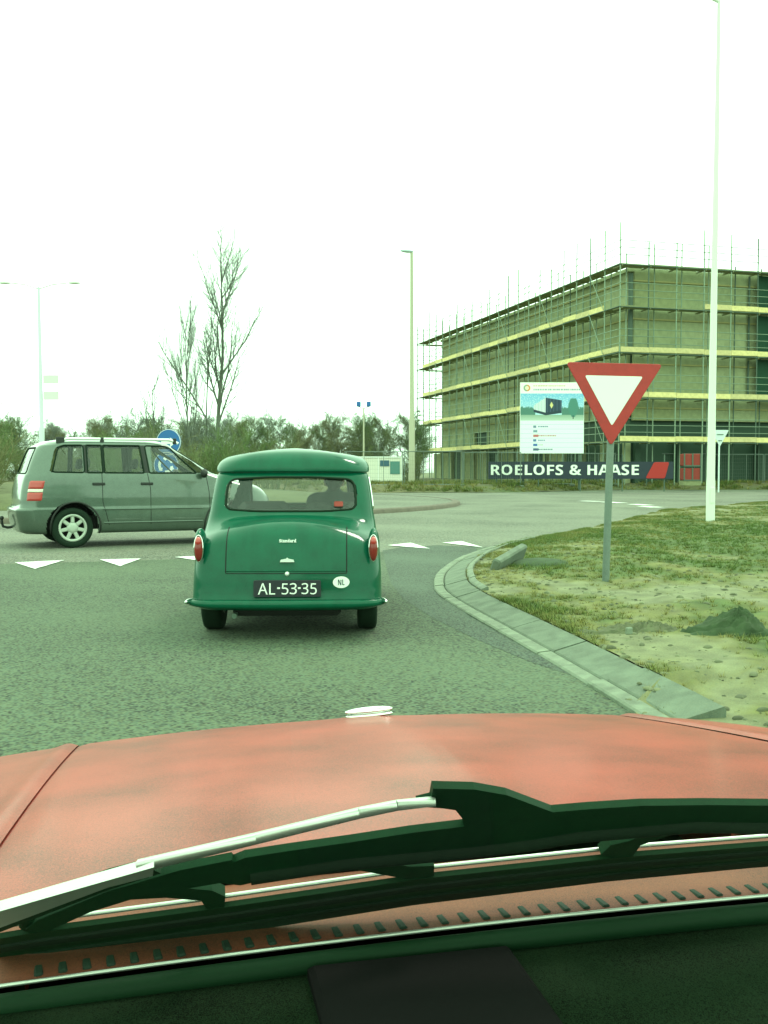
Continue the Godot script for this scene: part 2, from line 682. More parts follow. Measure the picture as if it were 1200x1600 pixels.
func wheel(parent: Node, c: Vector3, side: float, r: float, w: float, rim_mat: Material, spokes: int, rim_r: float) -> void:
	var st := begin()
	var ax := Vector3(side, 0, 0)
	lathe(st, PackedVector2Array([Vector2(rim_r * 0.9, -w / 2), Vector2(r * 0.86, -w / 2), Vector2(r * 0.95, -w * 0.46), Vector2(r * 0.99, -w * 0.36), Vector2(r, -w * 0.2), Vector2(r, w * 0.2), Vector2(r * 0.99, w * 0.36), Vector2(r * 0.95, w * 0.46), Vector2(r * 0.86, w / 2), Vector2(rim_r * 1.05, w * 0.5), Vector2(rim_r, w * 0.42)]), c, ax, 36)
	var tyre := done(st, "wheel", M.rubber, parent)
	st = begin()
	lathe(st, PackedVector2Array([Vector2(rim_r, w * 0.43), Vector2(rim_r * 0.93, w * 0.44), Vector2(rim_r * 0.88, w * 0.36), Vector2(rim_r * 0.86, -w * 0.1), Vector2(0.0, -w * 0.1)]), c, ax, 36)
	lathe(st, PackedVector2Array([Vector2(rim_r * 0.9, w * 0.5), Vector2(0.0, w * 0.35)]), c, -ax, 24)
	done(st, "rim", rim_mat if spokes == 0 else M.under, tyre)
	if spokes > 0:
		st = begin()
		lathe(st, PackedVector2Array([Vector2(rim_r * 0.42, w * 0.25), Vector2(rim_r * 0.40, w * 0.36), Vector2(rim_r * 0.2, w * 0.40), Vector2(0, w * 0.40)]), c, ax, 24)
		lathe(st, PackedVector2Array([Vector2(rim_r * 1.0, w * 0.40), Vector2(rim_r * 0.99, w * 0.47), Vector2(rim_r * 0.84, w * 0.46), Vector2(rim_r * 0.80, w * 0.30)]), c, ax, 36)
		for k in spokes:
			var a := TAU * k / spokes
			var d := Vector3(0, cos(a), sin(a))
			var t := ax.cross(d)
			box(st, c + ax * w * 0.33 + d * rim_r * 0.62, Vector3(rim_r * 0.27, rim_r * 0.54, w * 0.14), Basis(-t, d, ax), 0.012)
		done(st, "spokes", M.rim_metal, tyre)
	else:
		st = begin()
		lathe(st, PackedVector2Array([Vector2(rim_r * 0.62, w * 0.30), Vector2(rim_r * 0.55, w * 0.40), Vector2(rim_r * 0.3, w * 0.48), Vector2(0, w * 0.5)]), c, ax, 24)
		done(st, "hub_cap", M.chrome, tyre)

# ---------------------------------------------------------------- the cars
func green_car() -> void:
	var car := thing("green_car", "dark green 1950s saloon seen from behind, waiting at the give way line", "car", Vector3(-0.716, 0, -7.3), deg_to_rad(1.8))
	var rows := [
		[0.225, 0.675, -0.03, -3.30, 0.16, 0.16, 0.05, 0.05, 0.0],
		[0.25, 0.705, 0.0, -3.36, 0.14, 0.15, 0.05, 0.06, 0.0],
		[0.285, 0.715, 0.01, -3.38, 0.14, 0.15, 0.05, 0.06, 0.0],
		[0.35, 0.716, -0.01, -3.38, 0.10, 0.16, 0.05, 0.06, 0.0],
		[0.47, 0.714, -0.02, -3.38, 0.10, 0.18, 0.05, 0.08, 0.0],
		[0.56, 0.71, -0.035, -3.38, 0.11, 0.2, 0.05, 0.1, 0.012],
		[0.63, 0.706, -0.065, -3.36, 0.13, 0.2, 0.05, 0.12, 0.05],
		[0.68, 0.702, -0.115, -3.30, 0.14, 0.24, 0.05, 0.14, 0.105],
		[0.72, 0.695, -0.21, -3.15, 0.16, 0.24, 0.05, 0.14, 0.14],
		[0.77, 0.685, -0.35, -2.60, 0.15, 0.22, 0.05, 0.12, 0.115],
		[0.845, 0.675, -0.49, -2.32, 0.13, 0.18, 0.05, 0.12, 0.045],
		[0.92, 0.662, -0.56, -2.22, 0.11, 0.16, 0.05, 0.12, 0.006],
		[1.05, 0.648, -0.64, -2.10, 0.11, 0.16, 0.05, 0.12, 0.0],
		[1.19, 0.625, -0.72, -1.97, 0.11, 0.16, 0.05, 0.12, 0.0],
		[1.232, 0.610, -0.752, -1.93, 0.12, 0.16, 0.05, 0.12, 0.003],
		[1.240, 0.624, -0.722, -1.95, 0.15, 0.2, 0.05, 0.12, 0.004],
		[1.275, 0.628, -0.730, -1.94, 0.18, 0.24, 0.05, 0.12, 0.012],
		[1.325, 0.605, -0.775, -1.88, 0.22, 0.28, 0.05, 0.1, 0.025],
		[1.365, 0.545, -0.86, -1.79, 0.25, 0.30, 0.05, 0.1, 0.035],
		[1.39, 0.41, -0.99, -1.67, 0.25, 0.28, 0.05, 0.08, 0.035],
		[1.405, 0.22, -1.17, -1.50, 0.14, 0.14, 0.03, 0.03, 0.03],
		[1.425, 0.02, -1.33, -1.36, 0.01, 0.01, 0.0, 0.0, 0.012]]
	var back_glass := refine(rounded(PackedVector2Array([Vector2(-0.53, 0.945), Vector2(-0.25, 0.925), Vector2(0.25, 0.925), Vector2(0.53, 0.945), Vector2(0.51, 1.178), Vector2(0.2, 1.195), Vector2(-0.2, 1.195), Vector2(-0.51, 1.178)]), 0.07), 0.1)
	var front_glass := rounded(PackedVector2Array([Vector2(-0.47, 0.93), Vector2(0.47, 0.93), Vector2(0.45, 1.195), Vector2(-0.45, 1.195)]), 0.06)
	var rear_side := rounded(PackedVector2Array([Vector2(-1.28, 0.93), Vector2(-0.84, 0.94), Vector2(-0.95, 1.19), Vector2(-1.28, 1.19)]), 0.04)
	var front_side := rounded(PackedVector2Array([Vector2(-2.04, 0.93), Vector2(-1.35, 0.93), Vector2(-1.35, 1.19), Vector2(-1.90, 1.19)]), 0.04)
	var keep := func(p: Vector3, kind: int) -> bool:
		if p.y > 0.9 and p.y < 1.22:
			if absf(p.x) < 0.55:
				if p.z > -1.2:
					return not Geometry2D.is_point_in_polygon(Vector2(p.x, p.y), back_glass)
				return not Geometry2D.is_point_in_polygon(Vector2(p.x, p.y), front_glass)
			var q := Vector2(p.z, p.y)
			return not (Geometry2D.is_point_in_polygon(q, rear_side) or Geometry2D.is_point_in_polygon(q, front_side))
		if absf(p.x) > 0.5 and p.y < 0.7:
			return Vector2(p.z + 0.62, p.y - 0.29).length() > 0.335 and Vector2(p.z + 2.75, p.y - 0.29).length() > 0.345
		return true
	done(shell(rows, 7, 84, 16, 130, keep), "body", M.green_paint, car)
	window(car, back_glass, func(q): return rear_pt(rows, q.y, q.x), Vector3(0, 0, -0.012), M.glass_car, M.rubber, 0.009, "rear_window")
	window(car, front_glass, func(q): return front_pt(rows, q.y, q.x), Vector3(0, 0, 0.012), M.glass_car, M.rubber, 0.013, "windscreen")
	for s in [1.0, -1.0]:
		window(car, rear_side, func(q): return side_pt(rows, q.y, q.x, s), Vector3(-0.012 * s, 0, 0), M.glass_car, M.chrome, 0.009, "side_window")
		window(car, front_side, func(q): return side_pt(rows, q.y, q.x, s), Vector3(-0.012 * s, 0, 0), M.glass_car, M.chrome, 0.009, "side_window")
	# boot lid seams
	var st := begin()
	for s in [-1.0, 1.0]:
		var line: PackedVector3Array = []
		for k in 16:
			line.append(rear_pt(rows, lerpf(0.50, 0.745, k / 15.0), s * 0.452) + Vector3(0, 0, 0.0005))
		tube(st, line, PackedFloat32Array([0.0042]), 5)
	var low: PackedVector3Array = []
	for k in 25:
		var x := lerpf(-0.452, 0.452, k / 24.0)
		low.append(rear_pt(rows, 0.495, x) + Vector3(0, 0, 0.0005))
	tube(st, low, PackedFloat32Array([0.003]), 5)
	done(st, "boot_lid_seam", M.under, car)
	st = begin()
	low = []
	for k in 25:
		var x := lerpf(-0.445, 0.445, k / 24.0)
		low.append(rear_pt(rows, 0.512, x) + Vector3(0, 0, 0.001))
	tube(st, low, PackedFloat32Array([0.006]), 6)
	done(st, "boot_lid_edge", M.green_paint, car)
	# wing pods and tail lights
	for s in [-1.0, 1.0]:
		var c := Vector3(s * 0.640, 0.68, -0.125)
		st = begin()
		ellipsoid(st, c + Vector3(0.006 * s, 0.022, -0.07), Vector3(0.044, 0.118, 0.15), Basis.IDENTITY, 20, 14)
		var pod := done(st, "tail_light", M.green_paint, car)
		st = begin()
		ellipsoid(st, c + Vector3(0, -0.005, 0.075), Vector3(0.031, 0.092, 0.04), Basis.IDENTITY, 18, 12)
		done(st, "lens", M.lens_dark_red, pod)
		st = begin()
		ellipsoid(st, c + Vector3(0, 0.050, 0.084), Vector3(0.025, 0.035, 0.034), Basis.IDENTITY, 16, 10)
		done(st, "reflector", M.lens_red, pod)
		st = begin()
		var rim: PackedVector3Array = []
		for k in 28:
			var a := TAU * k / 28
			rim.append(c + Vector3(0.032 * cos(a), -0.002 + 0.097 * sin(a), 0.074 - 0.012 * absf(sin(a))))
		tube(st, rim, PackedFloat32Array([0.005]), 6, true)
		done(st, "bezel", M.chrome, pod)
	# bumper bar
	st = begin()
	st.set_smooth_group(0)
	var prof := [Vector2(0.0, -0.042), Vector2(0.022, -0.036), Vector2(0.034, -0.015), Vector2(0.036, 0.012), Vector2(0.024, 0.034), Vector2(0.0, 0.042)]
	var bar: Array = []
	for k in 41:
		var u := k / 20.0 - 1.0
		var x := 0.718 * u
		var z := 0.03 - 0.05 * u * u - 0.10 * pow(absf(u), 10)
		var ring: PackedVector3Array = []
		for q in prof:
			ring.append(Vector3(x, 0.276 + q.y * 0.8 * (1.0 - 0.35 * pow(absf(u), 6)), z + q.x))
		bar.append(ring)
	for k in 40:
		for i in prof.size() - 1:
			quad(st, bar[k][i], bar[k + 1][i], bar[k + 1][i + 1], bar[k][i + 1])
		quad(st, bar[k][5], bar[k + 1][5], bar[k + 1][0], bar[k][0])
	var bumper := done(st, "bumper", M.green_paint, car)
	for s in [-1.0, 1.0]:
		st = begin()
		ellipsoid(st, Vector3(s * 0.712, 0.286, -0.09), Vector3(0.016, 0.022, 0.07), Basis(Vector3.UP, s * 0.4), 14, 8)
		done(st, "bumper_end", M.chrome, bumper)
	# number plate
	var pz := rear_pt(rows, 0.39, 0.0).z + 0.012
	var plate_xf := Transform3D(Basis(Vector3.RIGHT, -0.02), Vector3(0.01, 0.388, pz))
	st = begin()
	slab(st, round_rect(-0.245, -0.062, 0.245, 0.062, 0.012), 0.012, plate_xf, 0.002)
	var plate := done(st, "number_plate", M.plate, car)
	var zf := 0.0135
	lettering("AL", plate, 0.125, 0.082, 0.004, M.white, plate_xf * Transform3D(Basis.IDENTITY, Vector3(-0.150, 0, zf)), false)
	lettering("53", plate, 0.110, 0.082, 0.004, M.white, plate_xf * Transform3D(Basis.IDENTITY, Vector3(0.015, 0, zf)), false)
	lettering("35", plate, 0.110, 0.082, 0.004, M.white, plate_xf * Transform3D(Basis.IDENTITY, Vector3(0.160, 0, zf)), false)
	st = begin()
	for x in [-0.062, 0.088]:
		box(st, plate_xf * Vector3(x, 0.005, zf), Vector3(0.020, 0.012, 0.004))
	done(st, "dash", M.white, plate)
	# country oval
	var oz := rear_pt(rows, 0.43, 0.405)
	var oval_xf := Transform3D(Basis(Vector3.UP, 0.16), oz + Vector3(0.006, 0, 0.001))
	st = begin()
	var ov: PackedVector2Array = []
	for k in 32:
		ov.append(Vector2(0.062 * cos(TAU * k / 32), 0.043 * sin(TAU * k / 32)))
	slab(st, ov, 0.004, oval_xf, 0.001)
	var oval := done(st, "country_oval", M.white, car)
	lettering("NL", oval, 0.048, 0.042, 0.003, M.dark_ink, oval_xf * Transform3D(Basis.IDENTITY, Vector3(0, 0, 0.0045)))
	# script, handle, lock
	var sp := rear_pt(rows, 0.655, 0.0)
	lettering("Standard", car, 0.125, 0.026, 0.005, M.bright_metal, Transform3D(Basis(Vector3.RIGHT, -0.4), Vector3(0.01, sp.y + 0.002, sp.z + 0.006)), true, "script_badge", "Droid Serif")
	var hp := rear_pt(rows, 0.575, 0.0)
	st = begin()
	slab(st, PackedVector2Array([Vector2(-0.052, -0.012), Vector2(0.052, -0.012), Vector2(0.046, 0.004), Vector2(0.012, 0.010), Vector2(0.0, 0.02), Vector2(-0.012, 0.010), Vector2(-0.046, 0.004)]), 0.025, Transform3D(Basis.IDENTITY, Vector3(0.008, hp.y, hp.z - 0.002)), 0.005)
	done(st, "boot_handle", M.bright_metal, car)
	st = begin()
	lathe(st, PackedVector2Array([Vector2(0.016, 0), Vector2(0.016, 0.012), Vector2(0.010, 0.018), Vector2(0, 0.018)]), Vector3(0.008, 0.495, rear_pt(rows, 0.495, 0).z), Vector3(0, 0, 1), 16)
	done(st, "boot_lock", M.bright_metal, car)
	# sticker in the rear window
	st = begin()
	var stp := rear_pt(rows, 0.985, 0.385)
	slab(st, round_rect(-0.035, -0.022, 0.035, 0.022, 0.008), 0.002, Transform3D(Basis(Vector3.RIGHT, -0.5), stp + Vector3(0, 0, 0.004)))
	done(st, "window_sticker", M.crate_red, car)
	# wheels, floor, seats
	for s in [-1.0, 1.0]:
		wheel(car, Vector3(s * 0.60, 0.29, -0.62), s, 0.29, 0.155, M.green_paint, 0, 0.185)
		st = begin()
		for z in [-0.62, -2.75]:
			wheel_house(st, Vector3(s * 0.63, 0.29, z), s, 0.335, 0.22)
		done(st, "wheel_house", M.under, car)
		wheel(car, Vector3(s * 0.60, 0.29, -2.75), s, 0.29, 0.155, M.green_paint, 0, 0.185)
	st = begin()
	box(st, Vector3(0, 0.36, -1.7), Vector3(1.02, 0.1, 3.0))
	box(st, Vector3(0, 0.23, -0.30), Vector3(0.8, 0.12, 0.4), Basis.IDENTITY, 0.03)
	rod(st, Vector3(-0.60, 0.29, -0.62), Vector3(0.60, 0.29, -0.62), 0.035, 8)
	lathe(st, PackedVector2Array([Vector2(0, -0.12), Vector2(0.07, -0.1), Vector2(0.12, 0), Vector2(0.07, 0.1), Vector2(0, 0.12)]), Vector3(0, 0.29, -0.62), Vector3(0, 0, 1), 14)
	done(st, "underbody", M.under, car)
	st = begin()
	rod(st, Vector3(-0.38, 0.185, -0.02), Vector3(-0.38, 0.21, -1.4), 0.02, 10)
	done(st, "exhaust_pipe", M.steel_dark, car)
	st = begin()
	box(st, Vector3(0, 0.68, -0.95), Vector3(1.1, 0.5, 0.14), Basis(Vector3.RIGHT, -0.2), 0.05)
	box(st, Vector3(0, 0.62, -0.68), Vector3(1.14, 0.4, 0.3))
	done(st, "rear_seat", M.seat, car)
	for s in [-1.0, 1.0]:
		st = begin()
		box(st, Vector3(s * 0.30, 0.72, -1.62), Vector3(0.46, 0.52, 0.12), Basis(Vector3.RIGHT, -0.2), 0.05)
		box(st, Vector3(s * 0.30, 0.48, -1.86), Vector3(0.46, 0.14, 0.46), Basis.IDENTITY, 0.05)
		done(st, "front_seat", M.seat, car)
	st = begin()
	var sw: PackedVector3Array = []
	for k in 24:
		var a := TAU * k / 24
		sw.append(Vector3(0.30, 0.86, -2.12) + Vector3(0.19 * cos(a), 0.16 * sin(a), 0.10 * sin(a)))
	tube(st, sw, PackedFloat32Array([0.011]), 6, true)
	rod(st, Vector3(0.12, 0.86, -2.12), Vector3(0.48, 0.86, -2.12), 0.01)
	rod(st, Vector3(0.30, 0.86, -2.12), Vector3(0.30, 0.66, -2.4), 0.016)
	done(st, "steering_wheel", M.black, car)
	st = begin()
	box(st, Vector3(0, 0.80, -2.30), Vector3(1.16, 0.16, 0.16), Basis.IDENTITY, 0.04)
	done(st, "dashboard", M.green_paint, car)
	# grille and lamps at the far end
	st = begin()
	for k in 7:
		box(st, Vector3(0, 0.40 + 0.05 * k, -3.40), Vector3(0.62 - 0.02 * k, 0.018, 0.03), Basis.IDENTITY, 0.004)
	done(st, "grille", M.chrome, car)
	for s in [-1.0, 1.0]:
		st = begin()
		lathe(st, PackedVector2Array([Vector2(0.105, -0.1), Vector2(0.105, 0.0), Vector2(0.09, 0.03), Vector2(0.05, 0.045), Vector2(0, 0.05)]), Vector3(s * 0.5, 0.62, -3.34), Vector3(0, 0, -1), 20)
		done(st, "headlight", M.chrome, car)
	driver(car)

# surface nets over tapered capsules: [a, b, ra, rb]
func body_mesh(bones: Array, cell: float, blend: float) -> ArrayMesh:
	var lo := Vector3.ONE * 1e9
	var hi := -lo
	for b in bones:
		var r: float = maxf(b[2], b[3]) + blend
		lo = lo.min((b[0] as Vector3) - Vector3.ONE * r).min((b[1] as Vector3) - Vector3.ONE * r)
		hi = hi.max((b[0] as Vector3) + Vector3.ONE * r).max((b[1] as Vector3) + Vector3.ONE * r)
	var n := Vector3i(((hi - lo) / cell).ceil()) + Vector3i.ONE * 2
	var field: PackedFloat32Array = []
	field.resize(n.x * n.y * n.z)
	field.fill(1.0)
	for b in bones:
		var r: float = maxf(b[2], b[3]) + blend * 1.5 + cell * 2.0
		var a: Vector3 = b[0]
		var e: Vector3 = b[1]
		var l0 := Vector3i(((a.min(e) - Vector3.ONE * r - lo) / cell).floor()).clamp(Vector3i.ZERO, n - Vector3i.ONE)
		var h0 := Vector3i(((a.max(e) + Vector3.ONE * r - lo) / cell).ceil()).clamp(Vector3i.ZERO, n - Vector3i.ONE)
		var ab := e - a
		var ll := maxf(ab.length_squared(), 1e-9)
		for z in range(l0.z, h0.z + 1):
			for y in range(l0.y, h0.y + 1):
				for x in range(l0.x, h0.x + 1):
					var p := lo + Vector3(x, y, z) * cell
					var t := clampf((p - a).dot(ab) / ll, 0.0, 1.0)
					var d: float = (p - a - ab * t).length() - lerpf(b[2], b[3], t)
					var i := (z * n.y + y) * n.x + x
					var f := field[i]
					var h := maxf(blend - absf(f - d), 0.0) / blend
					field[i] = minf(f, d) - h * h * blend * 0.25
	var at := {}
	var vs: PackedVector3Array = []
	var off := [Vector3i(0, 0, 0), Vector3i(1, 0, 0), Vector3i(0, 1, 0), Vector3i(1, 1, 0), Vector3i(0, 0, 1), Vector3i(1, 0, 1), Vector3i(0, 1, 1), Vector3i(1, 1, 1)]
	var edges := [[0, 1], [2, 3], [4, 5], [6, 7], [0, 2], [1, 3], [4, 6], [5, 7], [0, 4], [1, 5], [2, 6], [3, 7]]
	for z in n.z - 1:
		for y in n.y - 1:
			for x in n.x - 1:
				var v: PackedFloat32Array = []
				var neg := 0
				for o in off:
					var f := field[((z + o.z) * n.y + y + o.y) * n.x + x + o.x]
					v.append(f)
					neg += 1 if f < 0 else 0
				if neg == 0 or neg == 8:
					continue
				var s := Vector3.ZERO
				var c := 0
				for e in edges:
					if (v[e[0]] < 0) != (v[e[1]] < 0):
						var t := v[e[0]] / (v[e[0]] - v[e[1]])
						s += Vector3(off[e[0]]).lerp(Vector3(off[e[1]]), t)
						c += 1
				at[Vector3i(x, y, z)] = vs.size()
				vs.append(lo + (Vector3(x, y, z) + s / c) * cell)
	var st := begin()
	st.set_smooth_group(0)
	for k in at:
		var g: Vector3i = k
		for ax in 3:
			var d := Vector3i.ZERO
			d[ax] = 1
			var h := g + d
			if h.x >= n.x or h.y >= n.y or h.z >= n.z:
				continue
			var f0 := field[(g.z * n.y + g.y) * n.x + g.x]
			var f1 := field[(h.z * n.y + h.y) * n.x + h.x]
			if (f0 < 0) == (f1 < 0):
				continue
			var u := Vector3i.ZERO
			u[(ax + 1) % 3] = 1
			var w := Vector3i.ZERO
			w[(ax + 2) % 3] = 1
			var q := [g, g - u, g - u - w, g - w]
			if not (at.has(q[1]) and at.has(q[2]) and at.has(q[3])):
				continue
			var p := [vs[at[q[0]]], vs[at[q[1]]], vs[at[q[2]]], vs[at[q[3]]]]
			if f0 < 0:
				quad(st, p[0], p[1], p[2], p[3])
			else:
				quad(st, p[0], p[3], p[2], p[1])
	return mesh_of(st)

func driver(car: Node3D) -> void:
	var o := thing("person", "driver in a dark coat with short dark hair, silhouetted behind the green car's rear window", "person", car.transform * Vector3(0.32, 0.02, -1.78), car.rotation.y)
	var b := []
	b.append([Vector3(-0.10, 0.60, 0.0), Vector3(0.10, 0.60, 0.0), 0.13, 0.13])
	b.append([Vector3(0, 0.62, 0), Vector3(0, 0.86, 0.04), 0.145, 0.15])
	b.append([Vector3(-0.13, 0.95, 0.04), Vector3(0.13, 0.95, 0.04), 0.085, 0.085])
	b.append([Vector3(0, 0.98, 0.04), Vector3(0, 1.06, 0.02), 0.06, 0.055])
	for s in [-1.0, 1.0]:
		b.append([Vector3(s * 0.185, 0.95, 0.04), Vector3(s * 0.23, 0.74, -0.06), 0.062, 0.048])
		b.append([Vector3(s * 0.23, 0.74, -0.06), Vector3(s * 0.17, 0.87, -0.27), 0.046, 0.034])
		b.append([Vector3(s * 0.17, 0.87, -0.27), Vector3(s * 0.155, 0.90, -0.33), 0.034, 0.03])
		b.append([Vector3(s * 0.10, 0.58, -0.02), Vector3(s * 0.13, 0.62, -0.42), 0.085, 0.06])
		b.append([Vector3(s * 0.13, 0.62, -0.42), Vector3(s * 0.11, 0.36, -0.60), 0.058, 0.042])
	place(body_mesh(b, 0.018, 0.05), "body", M.coat, o)
	b = []
	b.append([Vector3(0, 1.125, 0.0), Vector3(0, 1.16, 0.02), 0.066, 0.075])
	b.append([Vector3(0, 1.075, -0.055), Vector3(0, 1.10, -0.03), 0.034, 0.05])
	b.append([Vector3(0, 1.12, -0.08), Vector3(0, 1.10, -0.096), 0.010, 0.013])
	b.append([Vector3(0, 1.02, 0.025), Vector3(0, 1.10, 0.01), 0.052, 0.055])
	for s in [-1.0, 1.0]:
		b.append([Vector3(s * 0.078, 1.10, 0.015), Vector3(s * 0.082, 1.135, 0.02), 0.012, 0.014])
	place(body_mesh(b, 0.010, 0.022), "head", M.skin, o)
	b = []
	b.append([Vector3(0, 1.165, 0.015), Vector3(0, 1.14, 0.05), 0.084, 0.075])
	b.append([Vector3(0, 1.09, 0.055), Vector3(0, 1.15, 0.03), 0.055, 0.078])
	place(body_mesh(b, 0.012, 0.02), "hair", M.hair, o)

func van() -> void:
	var car := thing("grey_car", "grey green people carrier with roof rails crossing on the roundabout", "car", Vector3(-6.15, 0, -16.56), deg_to_rad(-64.5))
	var rows := [
		[0.23, 0.80, -0.12, -4.25, 0.2, 0.25, 0.08, 0.25, 0.0],
		[0.28, 0.86, -0.02, -4.33, 0.2, 0.25, 0.08, 0.25, 0.0],
		[0.42, 0.895, 0.02, -4.42, 0.2, 0.25, 0.08, 0.25, 0.0],
		[0.60, 0.90, 0.05, -4.42, 0.2, 0.25, 0.08, 0.25, 0.0],
		[0.64, 0.898, 0.03, -4.41, 0.2, 0.25, 0.08, 0.25, 0.0],
		[0.67, 0.895, -0.02, -4.39, 0.18, 0.24, 0.06, 0.25, 0.0],
		[0.80, 0.895, -0.03, -4.34, 0.18, 0.26, 0.06, 0.25, 0.01],
		[0.95, 0.89, -0.05, -4.15, 0.18, 0.26, 0.06, 0.25, 0.03],
		[1.08, 0.885, -0.08, -3.72, 0.18, 0.26, 0.06, 0.22, 0.03],
		[1.17, 0.878, -0.11, -3.42, 0.17, 0.25, 0.06, 0.2, 0.01],
		[1.22, 0.868, -0.14, -3.30, 0.16, 0.24, 0.06, 0.2, 0.0],
		[1.42, 0.82, -0.215, -2.98, 0.16, 0.24, 0.06, 0.2, 0.0],
		[1.62, 0.755, -0.31, -2.66, 0.17, 0.25, 0.06, 0.18, 0.0],
		[1.68, 0.725, -0.41, -2.57, 0.18, 0.27, 0.06, 0.16, 0.005],
		[1.72, 0.67, -0.52, -2.46, 0.2, 0.3, 0.06, 0.14, 0.01],
		[1.745, 0.56, -0.74, -2.28, 0.25, 0.3, 0.05, 0.1, 0.015],
		[1.755, 0.30, -0.95, -1.9, 0.2, 0.2, 0.03, 0.03, 0.015],
		[1.765, 0.02, -1.40, -1.46, 0.01, 0.01, 0.0, 0.0, 0.005]]
	var sides := [
		rounded(PackedVector2Array([Vector2(-1.02, 1.215), Vector2(-0.50, 1.225), Vector2(-0.60, 1.60), Vector2(-0.68, 1.655), Vector2(-1.02, 1.66)]), 0.05),
		rounded(PackedVector2Array([Vector2(-1.32, 1.212), Vector2(-1.07, 1.214), Vector2(-1.07, 1.66), Vector2(-1.32, 1.66)]), 0.015),
		rounded(PackedVector2Array([Vector2(-2.04, 1.208), Vector2(-1.35, 1.212), Vector2(-1.35, 1.66), Vector2(-2.04, 1.66)]), 0.02),
		rounded(PackedVector2Array([Vector2(-3.06, 1.205), Vector2(-2.14, 1.207), Vector2(-2.14, 1.66), Vector2(-2.52, 1.655), Vector2(-2.62, 1.62)]), 0.04)]
	var back := rounded(PackedVector2Array([Vector2(-0.68, 1.20), Vector2(0.68, 1.20), Vector2(0.57, 1.62), Vector2(-0.57, 1.62)]), 0.06)
	var screen := rounded(PackedVector2Array([Vector2(-0.70, 1.20), Vector2(0.70, 1.20), Vector2(0.57, 1.64), Vector2(-0.57, 1.64)]), 0.05)
	var keep := func(p: Vector3, kind: int) -> bool:
		if p.y > 1.15 and p.y < 1.70:
			if kind == 0 or kind == 1 or kind == 7:
				if Geometry2D.is_point_in_polygon(Vector2(p.x, p.y), back):
					return false
			if kind >= 3 and kind <= 5:
				if Geometry2D.is_point_in_polygon(Vector2(p.x, p.y), screen):
					return false
			if absf(p.x) > 0.69 and p.y < 1.67:
				for w in sides:
					if Geometry2D.is_point_in_polygon(Vector2(p.z, p.y), w):
						return false
		if absf(p.x) > 0.6 and p.y < 0.85:
			return Vector2(p.z + 0.85, p.y - 0.335).length() > 0.405 and Vector2(p.z + 3.53, p.y - 0.335).length() > 0.405
		return true
	done(shell(rows, 8, 70, 16, 190, keep), "body", M.grey_paint, car)
	for s in [1.0, -1.0]:
		for w in sides:
			window(car, w, func(q): return side_pt(rows, q.y, q.x, s), Vector3(-0.01 * s, 0, 0), M.glass_tint, M.rubber, 0.014, "side_window")
		# dark strips between the side windows
		var st := begin()
		for z in [-1.045, -1.335, -2.09]:
			var hw: float = 0.10 if z < -2.0 else (0.05 if z > -1.1 else 0.03)
			grid(st, 3, 8, func(u, v): return side_pt(rows, lerpf(1.21, 1.665, v), z + hw * 0.5 - hw * u, s) + Vector3(0.006 * s, 0, 0), null, s < 0)
		done(st, "window_pillar", M.black, car)
		# door gaps and sill trims
		st = begin()
		for z in [-1.30, -2.10, -3.22]:
			var line: PackedVector3Array = []
			for k in 20:
				var y := lerpf(0.36, 1.20, k / 19.0)
				var zz: float = z
				if z > -1.5:
					zz = z if y > 0.74 else z - (0.74 - y) * 0.25
				line.append(side_pt(rows, y, zz, s))
			tube(st, line, PackedFloat32Array([0.005]), 5)
		done(st, "door_gap", M.under, car)
		st = begin()
		for y in [0.40, 0.62]:
			var line: PackedVector3Array = []
			for k in 12:
				line.append(side_pt(rows, y, lerpf(-1.30, -3.08, k / 11.0), s))
			tube(st, line, PackedFloat32Array([0.014]), 6)
		done(st, "side_moulding", M.grey_paint, car)
		for z in [-1.22, -2.03]:
			st = begin()
			var hp := side_pt(rows, 1.03, z - 0.02, s)
			box(st, hp + Vector3(0.015 * s, 0, 0), Vector3(0.03, 0.045, 0.20), Basis.IDENTITY, 0.01)
			done(st, "door_handle", M.black, car)
		# roof rail on three feet
		st = begin()
		var rail: PackedVector3Array = []
		for k in 25:
			var z := lerpf(-0.66, -2.62, k / 24.0)
			var e := minf(1.0, minf(k, 24 - k) / 1.5)
			rail.append(Vector3(0.665 * s, 1.705 + 0.06 * e, z))
		for z in [-0.70, -1.36, -2.56]:
			box(st, Vector3(0.665 * s, 1.742, z), Vector3(0.056, 0.10, 0.13 if z > -0.8 else 0.06), Basis.IDENTITY, 0.01)
		done(st, "rail_foot", M.black, car)
		st = begin()
		tube(st, rail, PackedFloat32Array([0.024]), 10)
		done(st, "roof_rail", M.bright_metal, car)
		# tail light wrapped round the corner
		var kinds := [1, 7]
		var kd: int = 1 if s > 0 else 7
		var patch := func(y0: float, y1: float) -> SurfaceTool:
			var t := begin()
			grid(t, 10, 8, func(u, v):
				var r := row_at(rows, s_for(rows, lerpf(y0, y1, v)))
				var uu: float = lerpf(0.5, 1.15, u)
				var p: Vector3
				if uu <= 1.0:
					p = outline(r, kd, uu if kd == 1 else 1.0 - uu)
				else:
					p = side_pt(rows, lerpf(y0, y1, v), r[2] - r[5] - (uu - 1.0) * 0.3, s)
				var rim := minf(minf(u, 1.0 - u) * 10.0, minf(v, 1.0 - v) * 8.0)
				var out := Vector3(p.x, 0, p.z + 0.6).normalized()
				return p + out * (0.016 * minf(rim, 1.0) - 0.002), null, kd == 7)
			return t
		var lamp := done(patch.call(0.955, 1.085), "tail_light", M.lens_red, car)
		done(patch.call(0.905, 0.953), "reversing_lens", M.lens_white, lamp)
		done(patch.call(0.765, 0.903), "lower_lens", M.lens_red, lamp)
		# mirror
		st = begin()
